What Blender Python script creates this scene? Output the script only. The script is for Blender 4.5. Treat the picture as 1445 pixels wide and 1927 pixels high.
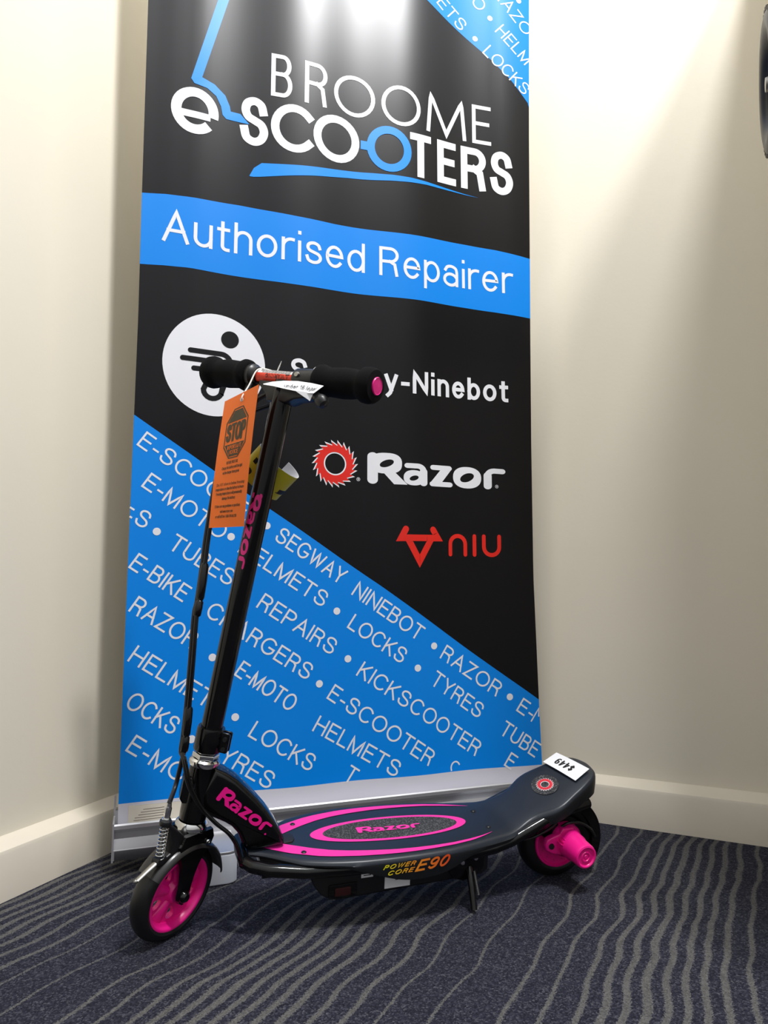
import bpy, math, random
from math import sin, cos, pi, radians, sqrt
from mathutils import Vector, Matrix
random.seed(7)
SC = bpy.context.scene
COL = SC.collection
for o in list(bpy.data.objects):
    bpy.data.objects.remove(o)

# ------------------------------------------------------------------ camera
FPX, CAM_H = 1280.0, 0.487
PITCH = math.atan(132.0 / FPX)
cam = bpy.data.cameras.new('camera')
camo = bpy.data.objects.new('camera', cam)
COL.objects.link(camo)
cam.sensor_fit = 'VERTICAL'
cam.sensor_height = 24.0
cam.lens = 24.0 * FPX / 1927.0
cam.clip_start = 0.02
camo.location = (0, 0, CAM_H)
camo.rotation_euler = (pi / 2 + PITCH, 0, 0)
SC.camera = camo

# ------------------------------------------------------------------ light
SC.view_settings.view_transform = 'Standard'
SC.view_settings.look = 'None'
SC.view_settings.gamma = 1.0
SC.view_settings.use_curve_mapping = False
SC.view_settings.exposure = 0.28
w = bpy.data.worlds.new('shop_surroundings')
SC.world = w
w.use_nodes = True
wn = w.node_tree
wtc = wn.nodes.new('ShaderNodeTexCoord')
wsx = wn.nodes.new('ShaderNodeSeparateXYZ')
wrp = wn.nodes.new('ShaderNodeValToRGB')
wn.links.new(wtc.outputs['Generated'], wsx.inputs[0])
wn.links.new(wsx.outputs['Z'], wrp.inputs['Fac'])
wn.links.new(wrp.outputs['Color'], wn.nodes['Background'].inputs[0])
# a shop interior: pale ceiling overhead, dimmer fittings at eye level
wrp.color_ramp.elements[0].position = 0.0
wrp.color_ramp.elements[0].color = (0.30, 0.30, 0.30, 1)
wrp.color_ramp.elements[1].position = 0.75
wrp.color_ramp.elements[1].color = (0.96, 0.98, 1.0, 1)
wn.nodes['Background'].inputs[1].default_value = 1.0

def lamp(name, loc, aim, power, size, color=(0.99, 0.99, 1.0), spread=pi):
    d = bpy.data.lights.new(name, 'AREA')
    d.shape = 'DISK'
    d.size = size
    d.energy = power
    d.color = color
    d.spread = spread
    o = bpy.data.objects.new(name, d)
    COL.objects.link(o)
    o.location = loc
    o.rotation_euler = (Vector(aim) - Vector(loc)).to_track_quat('-Z', 'Y').to_euler()
    return o
lamp('ceiling_lamp', (0.825, 0.045, 3.0), (0.05, 1.25, 0.6), 29, 0.17)
lamp('ceiling_lamp', (0.540, 0.175, 3.0), (0.00, 1.25, 0.6), 29, 0.17)

# ------------------------------------------------------------------ materials
def lin(c):
    return tuple((x / 255 / 12.92) if x / 255 <= 0.04045 else ((x / 255 + 0.055) / 1.055) ** 2.4 for x in c)
MATS = {}
def mat(name, rgb, rough=0.5, metal=0.0, coat=0.0, spec=0.5, var=0.06, vscale=60.0, bump=0.0, bscale=300.0):
    m = bpy.data.materials.new(name)
    m.use_nodes = True
    nt = m.node_tree
    b = nt.nodes['Principled BSDF']
    r, g, bl = lin(rgb)
    tc = nt.nodes.new('ShaderNodeTexCoord')
    n = nt.nodes.new('ShaderNodeTexNoise')
    n.inputs['Scale'].default_value = vscale
    n.inputs['Detail'].default_value = 4
    nt.links.new(tc.outputs['Object'], n.inputs['Vector'])
    mx = nt.nodes.new('ShaderNodeMix')
    mx.data_type = 'RGBA'
    mx.inputs['A'].default_value = (r * (1 - var), g * (1 - var), bl * (1 - var), 1)
    mx.inputs['B'].default_value = (min(1, r * (1 + var)), min(1, g * (1 + var)), min(1, bl * (1 + var)), 1)
    nt.links.new(n.outputs['Fac'], mx.inputs['Factor'])
    nt.links.new(mx.outputs['Result'], b.inputs['Base Color'])
    b.inputs['Roughness'].default_value = rough
    b.inputs['Metallic'].default_value = metal
    b.inputs['Coat Weight'].default_value = coat
    b.inputs['Coat Roughness'].default_value = 0.08
    b.inputs['Specular IOR Level'].default_value = spec
    if bump:
        n2 = nt.nodes.new('ShaderNodeTexNoise')
        n2.inputs['Scale'].default_value = bscale
        n2.inputs['Detail'].default_value = 3
        nt.links.new(tc.outputs['Object'], n2.inputs['Vector'])
        bp = nt.nodes.new('ShaderNodeBump')
        bp.inputs['Strength'].default_value = bump
        bp.inputs['Distance'].default_value = 0.002
        nt.links.new(n2.outputs['Fac'], bp.inputs['Height'])
        nt.links.new(bp.outputs['Normal'], b.inputs['Normal'])
    MATS[name] = m
    return m

WALL = mat('cream_wall_paint', (228, 221, 204), 0.55, var=0.03, vscale=3, bump=0.08, bscale=120)
CEIL = mat('ceiling_paint', (238, 235, 228), 0.8, var=0.02)
SKIRT = mat('cream_skirting_paint', (226, 217, 200), 0.35, var=0.05, vscale=14, bump=0.05, bscale=60)
GLOSS = mat('gloss_black_paint', (9, 9, 10), 0.13, spec=0.4, var=0.1)
SATIN = mat('satin_black_plastic', (19, 19, 21), 0.38, var=0.1)
RUBBER = mat('black_tyre_rubber', (15, 15, 16), 0.42, var=0.15)
FOAM = mat('black_foam', (13, 13, 14), 0.95, spec=0.15, var=0.3, vscale=900, bump=0.4, bscale=1500)
FENDER = mat('dark_grey_fender_plastic', (36, 35, 34), 0.28, coat=0.15, var=0.08)
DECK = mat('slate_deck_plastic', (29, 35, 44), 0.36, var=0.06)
DECKSHADE = mat('shaded_deck_plastic', (21, 23, 26), 0.4, var=0.06)  # the deck plastic again, darkened to paint in the shade on its sides
PINK = mat('pink_plastic', (240, 22, 138), 0.32, var=0.04)
PINKP = mat('pink_print', (236, 52, 158), 0.4, var=0.03)
PINKD = mat('dark_pink_print', (205, 28, 115), 0.35, var=0.03)
CHROME = mat('chrome', (215, 215, 212), 0.13, metal=1.0, var=0.03)
STEEL = mat('zinc_steel', (165, 163, 158), 0.3, metal=1.0, var=0.06)
ALU = mat('brushed_aluminium', (188, 188, 191), 0.42, metal=0.6, var=0.05, vscale=20)
ALUD = mat('dark_aluminium', (100, 101, 104), 0.4, metal=0.8, var=0.06)
WPLAS = mat('white_plastic', (214, 218, 228), 0.35, var=0.03)
PAPER = mat('white_paper', (236, 236, 238), 0.7, var=0.02)
ORANGE = mat('orange_card', (246, 116, 30), 0.5, var=0.03)
OLIVE = mat('dark_olive_ink', (72, 62, 38), 0.55, var=0.05)
INK = mat('black_ink', (24, 22, 22), 0.5)
YELLOW = mat('yellow_label', (208, 200, 42), 0.45, var=0.04)
REDL = mat('red_label', (226, 62, 36), 0.35, var=0.03)
REDG = mat('red_print', (214, 50, 62), 0.45, var=0.04)
SWRED = mat('switch_red', (52, 13, 12), 0.3)
DSTEEL = mat('dark_steel', (84, 84, 84), 0.35, metal=0.9)
BEIGE = mat('beige_sticker', (214, 206, 190), 0.6, var=0.03)
GREYT = mat('grey_ink', (120, 112, 104), 0.6)
STRING = mat('white_string', (222, 220, 214), 0.8, var=0.1, vscale=900)
BPRINT = mat('banner_black_print', (8, 8, 12), 0.31, spec=0.30, var=0.04, vscale=4)
BBLUE = mat('banner_blue_print', (0, 130, 226), 0.36, spec=0.3, var=0.02, vscale=4)
BLOGO = mat('banner_light_blue_print', (4, 136, 230), 0.36, spec=0.3, var=0.02, vscale=4)
BWHITE = mat('banner_white_print', (228, 229, 234), 0.34, spec=0.45, var=0.01, vscale=4)
BSTRIP = mat('banner_white_film', (205, 203, 212), 0.34, spec=0.45, var=0.03, vscale=8)
BRED = mat('banner_red_print', (218, 34, 22), 0.3, spec=0.5, var=0.02)
BBACK = mat('banner_white_back', (214, 212, 208), 0.6)

def grip_tape():
    m = mat('sparkling_grip_tape', (46, 46, 48), 0.75, bump=0.6, bscale=1800)
    nt = m.node_tree
    v = nt.nodes.new('ShaderNodeTexVoronoi')
    v.inputs['Scale'].default_value = 700
    tc = nt.nodes.new('ShaderNodeTexCoord')
    nt.links.new(tc.outputs['Object'], v.inputs['Vector'])
    r = nt.nodes.new('ShaderNodeValToRGB')
    nt.links.new(v.outputs['Color'], r.inputs['Fac'])
    r.color_ramp.elements[0].position = 0.55
    r.color_ramp.elements[0].color = (0.022, 0.022, 0.024, 1)
    r.color_ramp.elements[1].position = 0.95
    r.color_ramp.elements[1].color = (0.16, 0.16, 0.16, 1)
    nt.links.new(r.outputs['Color'], nt.nodes['Principled BSDF'].inputs['Base Color'])
    return m
GRIT = grip_tape()

def fade_print():
    m = mat('yellow_to_orange_print', (255, 150, 30), 0.4)
    nt = m.node_tree
    tc = nt.nodes.new('ShaderNodeTexCoord')
    sx = nt.nodes.new('ShaderNodeSeparateXYZ')
    nt.links.new(tc.outputs['Object'], sx.inputs[0])
    mr = nt.nodes.new('ShaderNodeMapRange')
    mr.inputs['From Min'].default_value = 0.336
    mr.inputs['From Max'].default_value = 0.236
    nt.links.new(sx.outputs['X'], mr.inputs['Value'])
    r = nt.nodes.new('ShaderNodeValToRGB')
    e = r.color_ramp.elements
    e[0].color = lin((226, 226, 40)) + (1,)
    e[1].color = lin((228, 82, 34)) + (1,)
    k = r.color_ramp.elements.new(0.45)
    k.color = lin((240, 150, 40)) + (1,)
    nt.links.new(mr.outputs[0], r.inputs['Fac'])
    nt.links.new(r.outputs['Color'], nt.nodes['Principled BSDF'].inputs['Base Color'])
    return m
FADE = fade_print()

def carpet():
    m = bpy.data.materials.new('navy_striped_carpet')
    m.use_nodes = True
    nt = m.node_tree
    N = nt.nodes
    Lk = nt.links.new
    b = N['Principled BSDF']
    b.inputs['Roughness'].default_value = 0.95
    b.inputs['Specular IOR Level'].default_value = 0.1
    geo = N.new('ShaderNodeNewGeometry')
    def noise(scale, detail=2, vec=None):
        n = N.new('ShaderNodeTexNoise')
        n.inputs['Scale'].default_value = scale
        n.inputs['Detail'].default_value = detail
        Lk(vec or geo.outputs['Position'], n.inputs['Vector'])
        return n
    def math_(op, a, bb=None):
        n = N.new('ShaderNodeMath')
        n.operation = op
        for i, x in enumerate((a, bb)):
            if x is None:
                continue
            if isinstance(x, (int, float)):
                n.inputs[i].default_value = x
            else:
                Lk(x, n.inputs[i])
        return n.outputs[0]
    th = radians(29)
    dot = N.new('ShaderNodeVectorMath')
    dot.operation = 'DOT_PRODUCT'
    Lk(geo.outputs['Position'], dot.inputs[0])
    dot.inputs[1].default_value = (cos(th), -sin(th), 0)
    q = dot.outputs['Value']
    # slow wander along the line, slower across it
    mp = N.new('ShaderNodeMapping')
    mp.inputs['Rotation'].default_value = (0, 0, th)
    mp.inputs['Scale'].default_value = (2.2, 7.0, 1)
    Lk(geo.outputs['Position'], mp.inputs['Vector'])
    n1 = noise(1.0, 1.5, mp.outputs[0])
    q = math_('ADD', q, math_('MULTIPLY', math_('SUBTRACT', n1.outputs['Fac'], 0.5), 0.05))
    n2 = noise(420, 2)
    q = math_('ADD', q, math_('MULTIPLY', math_('SUBTRACT', n2.outputs['Fac'], 0.5), 0.010))
    per = 0.433
    fr = math_('FRACT', math_('DIVIDE', math_('ADD', q, 0.80), per))
    ramp = N.new('ShaderNodeValToRGB')
    ramp.color_ramp.interpolation = 'CONSTANT'
    el = ramp.color_ramp.elements
    lines = [(-.7822, .0035), (-.7142, .0045), (-.6763, .006), (-.6435, .007), (-.6207, .0075), (-.6005, .008), (-.579, .009),
             (-.5576, .009), (-.5374, .009), (-.5171, .0085), (-.4957, .0075), (-.4679, .0065), (-.4376, .006), (-.4034, .0045)]
    st = []
    for c, wd in lines:
        f0, f1 = (c - wd / 2 + 0.80) / per, (c + wd / 2 + 0.80) / per
        st += [(f0, 1), (f1, 0)]
    el[0].position = 0
    el[0].color = (0, 0, 0, 1)
    el[1].position = st[0][0]
    el[1].color = (1, 1, 1, 1)
    for p, v in st[1:]:
        e = el.new(p)
        e.color = (v, v, v, 1)
    Lk(fr, ramp.inputs['Fac'])
    # heathered pile
    v = N.new('ShaderNodeTexVoronoi')
    v.inputs['Scale'].default_value = 480
    Lk(geo.outputs['Position'], v.inputs['Vector'])
    sep = N.new('ShaderNodeSeparateColor')
    Lk(v.outputs['Color'], sep.inputs[0])
    hr = N.new('ShaderNodeValToRGB')
    h = hr.color_ramp.elements
    h[0].position = 0.0
    h[0].color = (0.012, 0.013, 0.020, 1)
    h[1].position = 1.0
    h[1].color = (0.15, 0.15, 0.165, 1)
    k = h.new(0.55)
    k.color = (0.030, 0.031, 0.047, 1)
    k = h.new(0.8)
    k.color = (0.062, 0.063, 0.082, 1)
    n3 = noise(60, 3)
    mixf = math_('ADD', math_('MULTIPLY', sep.outputs[0], 0.75), math_('MULTIPLY', n3.outputs['Fac'], 0.22))
    Lk(mixf, hr.inputs['Fac'])
    gr = N.new('ShaderNodeValToRGB')
    gr.color_ramp.elements[0].color = (0.085, 0.083, 0.082, 1)
    gr.color_ramp.elements[1].color = (0.15, 0.147, 0.142, 1)
    Lk(sep.outputs[1], gr.inputs['Fac'])
    mx = N.new('ShaderNodeMix')
    mx.data_type = 'RGBA'
    Lk(ramp.outputs['Color'], mx.inputs['Factor'])
    Lk(hr.outputs['Color'], mx.inputs['A'])
    Lk(gr.outputs['Color'], mx.inputs['B'])
    Lk(mx.outputs['Result'], b.inputs['Base Color'])
    bp = N.new('ShaderNodeBump')
    bp.inputs['Strength'].default_value = 0.7
    bp.inputs['Distance'].default_value = 0.003
    Lk(v.outputs['Distance'], bp.inputs['Height'])
    Lk(bp.outputs['Normal'], b.inputs['Normal'])
    return m
CARPET = carpet()

# ------------------------------------------------------------------ mesh builder
def V3(p):
    return Vector(p)

def frame_from(d, hint=(0, 0, 1)):
    d = Vector(d).normalized()
    h = Vector(hint)
    if abs(d.dot(h)) > 0.95:
        h = Vector((1, 0, 0))
    a = h.cross(d).normalized()
    return a, d.cross(a).normalized()

class MB:
    def __init__(s):
        s.v, s.f, s.m, s.mats = [], [], [], []
    def mi(s, m):
        if m not in s.mats:
            s.mats.append(m)
        return s.mats.index(m)
    def add(s, verts, faces, m):
        o = len(s.v)
        i = s.mi(m)
        s.v += [tuple(p) for p in verts]
        for f in faces:
            s.f.append(tuple(a + o for a in f))
            s.m.append(i)
    def loft(s, rings, m, close=True, cap=True):
        n = len(rings[0])
        vs = [p for r in rings for p in r]
        fs = []
        for i in range(len(rings) - 1):
            for j in range(n if close else n - 1):
                k = (j + 1) % n
                fs.append((i * n + j, i * n + k, (i + 1) * n + k, (i + 1) * n + j))
        if cap and close:
            fs.append(tuple(range(n - 1, -1, -1)))
            fs.append(tuple((len(rings) - 1) * n + j for j in range(n)))
        s.add(vs, fs, m)
    def tube(s, pts, r, m, n=14, hint=(0, 0, 1), cap=True, sx=1.0):
        pts = [Vector(p) for p in pts]
        rr = r if isinstance(r, (list, tuple)) else [r] * len(pts)
        rings = []
        a = None
        for i, p in enumerate(pts):
            d = (pts[min(i + 1, len(pts) - 1)] - pts[max(i - 1, 0)]).normalized()
            if a is None:
                a, b = frame_from(d, hint)
            else:
                a = (a - d * a.dot(d)).normalized()
                b = d.cross(a)
            rings.append([p + (a * cos(2 * pi * k / n) * sx + b * sin(2 * pi * k / n)) * rr[i] for k in range(n)])
        s.loft(rings, m, True, cap)
    def lathe(s, prof, o, axis, m, n=48, hint=(1, 0, 0), a0=0.0, a1=2 * pi, closed_prof=False):
        """prof: list of (r, h) along axis"""
        o = Vector(o)
        ax = Vector(axis).normalized()
        e1 = (Vector(hint) - ax * Vector(hint).dot(ax)).normalized()
        e2 = ax.cross(e1)
        full = abs(a1 - a0 - 2 * pi) < 1e-6
        N = n if full else n + 1
        rings = []
        for k in range(N):
            t = a0 + (a1 - a0) * k / n
            d = e1 * cos(t) + e2 * sin(t)
            rings.append([o + d * r + ax * h for r, h in prof])
        np_ = len(prof)
        vs = [p for r in rings for p in r]
        fs = []
        for i in range(N if full else N - 1):
            i2 = (i + 1) % N
            for j in range(np_ if closed_prof else np_ - 1):
                j2 = (j + 1) % np_
                fs.append((i * np_ + j, i2 * np_ + j, i2 * np_ + j2, i * np_ + j2))
        if not full and closed_prof:
            fs.append(tuple(range(np_)))
            fs.append(tuple((N - 1) * np_ + j for j in range(np_ - 1, -1, -1)))
        s.add(vs, fs, m)
    def prism(s, poly, e0, e1, e2, o, t0, t1, m, r=0.0, seg=3):
        """polygon in (e1,e2) extruded along e0 from t0 to t1, rounded rim r"""
        o, e0, e1, e2 = Vector(o), Vector(e0), Vector(e1), Vector(e2)
        c = Vector((sum(p[0] for p in poly) / len(poly), sum(p[1] for p in poly) / len(poly)))
        n = len(poly)
        def inset(d):
            out = []
            for i in range(n):
                p0, p1, p2 = Vector(poly[i - 1]), Vector(poly[i]), Vector(poly[(i + 1) % n])
                d1 = (p1 - p0).normalized() if (p1 - p0).length > 1e-9 else Vector((1, 0))
                d2 = (p2 - p1).normalized() if (p2 - p1).length > 1e-9 else d1
                n1, n2 = Vector((-d1.y, d1.x)), Vector((-d2.y, d2.x))
                nn = n1 + n2
                nn = nn / max(0.5, nn.length_squared / 2) if nn.length > 1e-6 else n1
                out.append(p1 + nn * d)
            return out
        area = sum(poly[i][0] * poly[(i + 1) % n][1] - poly[(i + 1) % n][0] * poly[i][1] for i in range(n))
        if area < 0:
            poly = poly[::-1]
        rings = []
        def ring(pl, t):
            rings.append([o + e1 * p[0] + e2 * p[1] + e0 * t for p in pl])
        if r > 0:
            for k in range(seg + 1):
                a = pi / 2 * k / seg
                ring(inset(r * (1 - sin(a))), t0 + r * (1 - cos(a)))
            for k in range(seg, -1, -1):
                a = pi / 2 * k / seg
                ring(inset(r * (1 - sin(a))), t1 - r * (1 - cos(a)))
        else:
            ring([Vector(p) for p in poly], t0)
            ring([Vector(p) for p in poly], t1)
        s.loft(rings, m)
    def box(s, lo, hi, m, r=0.002, xf=None):
        b = MB()
        poly = [(lo[0], lo[1]), (hi[0], lo[1]), (hi[0], hi[1]), (lo[0], hi[1])]
        b.prism(poly, (0, 0, 1), (1, 0, 0), (0, 1, 0), (0, 0, 0), lo[2], hi[2], m, min(r, 0.45 * min(hi[i] - lo[i] for i in range(3))), 2)
        s.add([xf(p) for p in b.v] if xf else b.v, b.f, m)
    def ball(s, c, r, m, n=14, sc=(1, 1, 1)):
        c = Vector(c)
        s.lathe([(max(1e-5, r * sin(pi * k / 10)) * 1.0, -r * cos(pi * k / 10)) for k in range(11)], c, (0, 0, 1), m, n)
    def build(s, name, parent=None, smooth=True, angle=40, loc=None):
        me = bpy.data.meshes.new(name)
        me.from_pydata(s.v, [], s.f)
        for m in s.mats:
            me.materials.append(m)
        for p, i in zip(me.polygons, s.m):
            p.material_index = i
        if smooth:
            for p in me.polygons:
                p.use_smooth = True
            me.set_sharp_from_angle(angle=radians(angle))
        me.update()
        o = bpy.data.objects.new(name, me)
        COL.objects.link(o)
        if parent:
            o.parent = parent
        if loc:
            o.location = loc
        return o

def tag(o, label=None, cat=None, kind=None, group=None):
    for k, v in (('label', label), ('category', cat), ('kind', kind), ('group', group)):
        if v:
            o[k] = v
    return o

def empty(name, loc=(0, 0, 0), rz=0.0):
    o = bpy.data.objects.new(name, None)
    COL.objects.link(o)
    o.location = loc
    o.rotation_euler = (0, 0, rz)
    o.empty_display_size = 0.1
    return o

# ------------------------------------------------------------------ lettering (own stroke letters)
def arc(cx, cy, rx, ry, a0, a1, n=14):
    return [(cx + rx * cos(radians(a0 + (a1 - a0) * k / n)), cy + ry * sin(radians(a0 + (a1 - a0) * k / n))) for k in range(n + 1)]
def spl(pts, n=5):
    out = []
    P = [pts[0]] + list(pts) + [pts[-1]]
    for i in range(1, len(P) - 2):
        p0, p1, p2, p3 = P[i - 1], P[i], P[i + 1], P[i + 2]
        for k in range(n):
            t = k / n
            out.append(tuple(0.5 * (2 * p1[d] + (p2[d] - p0[d]) * t + (2 * p0[d] - 5 * p1[d] + 4 * p2[d] - p3[d]) * t * t
                                    + (3 * p1[d] - p0[d] - 3 * p2[d] + p3[d]) * t ** 3) for d in (0, 1)))
    out.append(pts[-1])
    return out
SS = spl([(.62, .76), (.55, .92), (.34, 1.0), (.12, .93), (.05, .76), (.14, .6), (.35, .52), (.57, .43), (.66, .25), (.56, .07), (.34, 0), (.1, .08), (.02, .27)])
G = {
 'A': (.70, [[(0, 0), (.35, 1), (.70, 0)], [(.12, .35), (.58, .35)]]),
 'B': (.60, [[(0, 0), (0, 1), (.34, 1)] + arc(.34, .77, .22, .23, 90, -90) + [(0, .54)], [(.34, .54)] + arc(.34, .27, .26, .27, 90, -90) + [(0, 0)]]),
 'C': (.74, [arc(.4, .5, .4, .5, 42, 318, 26)]),
 'E': (.56, [[(.56, 1), (0, 1), (0, 0), (.56, 0)], [(0, .53), (.5, .53)]]),
 'F': (.54, [[(.54, 1), (0, 1), (0, 0)], [(0, .53), (.46, .53)]]),
 'G': (.78, [arc(.41, .5, .41, .5, 42, 330, 26) + [(.78, .44), (.46, .44)]]),
 'H': (.64, [[(0, 0), (0, 1)], [(.64, 0), (.64, 1)], [(0, .52), (.64, .52)]]),
 'I': (.0, [[(0, 0), (0, 1)]]),
 'K': (.62, [[(0, 0), (0, 1)], [(.58, 1), (0, .38)], [(.2, .6), (.62, 0)]]),
 'L': (.50, [[(0, 1), (0, 0), (.5, 0)]]),
 'M': (.76, [[(0, 0), (0, 1), (.38, 0), (.76, 1), (.76, 0)]]),
 '\u00b5': (.80, [[(0, 0), (.06, 1), (.4, 0), (.74, 1), (.8, 0)]]),
 'N': (.66, [[(0, 0), (0, 1), (.66, 0), (.66, 1)]]),
 'O': (.84, [arc(.42, .5, .42, .5, 90, 450, 30)]),
 'P': (.58, [[(0, 0), (0, 1), (.32, 1)] + arc(.32, .74, .26, .26, 90, -90) + [(0, .48)]]),
 'R': (.62, [[(0, 0), (0, 1), (.34, 1)] + arc(.34, .75, .25, .25, 90, -90) + [(0, .5)], [(.33, .5), (.5, .4), (.57, .0)]]),
 'S': (.68, [SS]),
 'T': (.64, [[(.32, 0), (.32, 1)], [(0, 1), (.64, 1)]]),
 'U': (.64, [[(0, 1), (0, .3)] + arc(.32, .32, .32, .32, 180, 360) + [(.64, 1)]]),
 'V': (.66, [[(0, 1), (.33, 0), (.66, 1)]]),
 'W': (1.0, [[(0, 1), (.25, 0), (.5, 1), (.75, 0), (1.0, 1)]]),
 'Y': (.66, [[(0, 1), (.33, .44), (.66, 1)], [(.33, .44), (.33, 0)]]),
 'Z': (.60, [[(.02, 1), (.6, 1), (0, 0), (.62, 0)]]),
 '-': (.26, [[(0, .36), (.26, .36)]]),
 '.': (.0, [[(0, 0), (0, .02)]]),
 '&': (.66, [spl([(.66, 0), (.3, .5), (.14, .8), (.28, 1), (.44, .82), (.2, .52), (.02, .25), (.2, 0), (.45, .08), (.62, .42)])]),
 '$': (.56, [spl([(.52, .74), (.42, .86), (.27, .88), (.1, .8), (.07, .66), (.2, .54), (.36, .46), (.5, .34), (.47, .18), (.3, .1), (.12, .14), (.04, .3)]), [(.28, 1.0), (.28, 0)]]),
 '4': (.56, [[(.42, 0), (.42, 1), (0, .3), (.56, .3)]]),
 '9': (.54, [arc(.27, .7, .26, .3, 0, 360, 22), [(.53, .7), (.52, .4)] + arc(.26, .3, .26, .3, 10, -140, 10)]),
 '0': (.54, [arc(.27, .5, .27, .5, 90, 450, 26)]),
 '6': (.54, [arc(.27, .3, .26, .3, 0, 360, 22), [(.01, .3), (.02, .6)] + arc(.28, .7, .26, .3, 170, 40, 10)]),
 '1': (.24, [[(0, .8), (.24, 1), (.24, 0)]]),
 'a': (.52, [arc(.25, .2, .25, .22, 30, 330, 18), spl([(.04, .57), (.12, .69), (.28, .73), (.45, .66), (.5, .5)]) + [(.5, 0)]]),
 'b': (.52, [[(0, 0), (0, 1)], arc(.26, .36, .26, .36, 170, -170, 22)]),
 'd': (.52, [[(.52, 0), (.52, 1)], arc(.26, .36, .26, .36, 10, 350, 22)]),
 'e': (.54, [[(.02, .38), (.53, .38)] + arc(.27, .36, .26, .36, 4, 320, 22)]),
 'g': (.52, [arc(.26, .36, .26, .36, 10, 350, 22), [(.52, .7), (.52, 0)] + arc(.26, -.03, .26, .24, 0, -150, 10)]),
 'h': (.48, [[(0, 0), (0, 1)], [(0, .4)] + arc(.24, .46, .24, .27, 180, 0) + [(.48, 0)]]),
 'i': (.0, [[(0, 0), (0, .66)], [(0, 1.0), (0, 1.02)]]),
 'l': (.0, [[(0, 0), (0, 1)]]),
 'n': (.48, [[(0, 0), (0, .72)], [(0, .4)] + arc(.24, .46, .24, .27, 180, 0) + [(.48, 0)]]),
 'o': (.56, [arc(.28, .36, .28, .36, 90, 450, 24)]),
 'p': (.52, [[(0, -.28), (0, .72)], arc(.26, .36, .26, .36, 170, -170, 22)]),
 'r': (.30, [[(0, 0), (0, .72)], [(0, .42)] + arc(.26, .44, .26, .28, 180, 75, 8)]),
 's': (.46, [[(x * .72, y * .72) for x, y in SS]]),
 't': (.30, [[(.12, .95), (.12, .14)] + arc(.26, .14, .14, .14, 180, 270, 5) + [(.3, 0)], [(0, .72), (.3, .72)]]),
 'u': (.48, [[(0, .72), (0, .26)] + arc(.24, .26, .24, .26, 180, 360) , [(.48, .72), (.48, 0)]]),
 'y': (.50, [[(0, .72), (.25, 0)], [(.5, .72), (.2, -.16), (.08, -.28)]]),
 'f': (.30, [[(.1, 0), (.1, .8)] + arc(.26, .8, .16, .2, 180, 90, 6), [(0, .7), (.28, .7)]]),
 'c': (.48, [arc(.28, .36, .28, .36, 45, 315, 20)]),
 'v': (.48, [[(0, .72), (.24, 0), (.48, .72)]]),
 'w': (.7, [[(0, .72), (.18, 0), (.35, .72), (.52, 0), (.7, .72)]]),
 'm': (.8, [[(0, 0), (0, .72)], [(0, .45)] + arc(.2, .46, .2, .27, 180, 0) + [(.4, 0)], [(.4, .45)] + arc(.6, .46, .2, .27, 180, 0) + [(.8, 0)]]),
 'D': (.66, [[(0, 0), (0, 1), (.28, 1)] + arc(.28, .5, .38, .5, 90, -90) + [(0, 0)]]),
 'q': (.52, [[(.52, .72), (.52, -.28)], arc(.26, .36, .26, .36, 10, 350, 22)]),
 'z': (.44, [[(0, .72), (.44, .72), (0, 0), (.44, 0)]]),
 'k': (.44, [[(0, 0), (0, 1)], [(.42, .72), (0, .28)], [(.14, .42), (.44, 0)]]),
 '8': (.54, [arc(.27, .25, .27, .25, 0, 360, 20), arc(.27, .75, .24, .25, 0, 360, 20)]),
 ',': (.0, [[(0, .02), (-.05, -.15)]]),
}
LV = [0]
def lift(mapf):
    """each printed piece lies a hair above the last so that no two coincide"""
    LV[0] = (LV[0] + 1) % 10
    e = LV[0] * 1.6e-5
    def g(x, y):
        p = mapf(x, y)
        n_ = (mapf(x + 2e-4, y) - p).cross(mapf(x, y + 2e-4) - p)
        return p + n_.normalized() * e if n_.length > 0 else p
    return g
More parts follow.
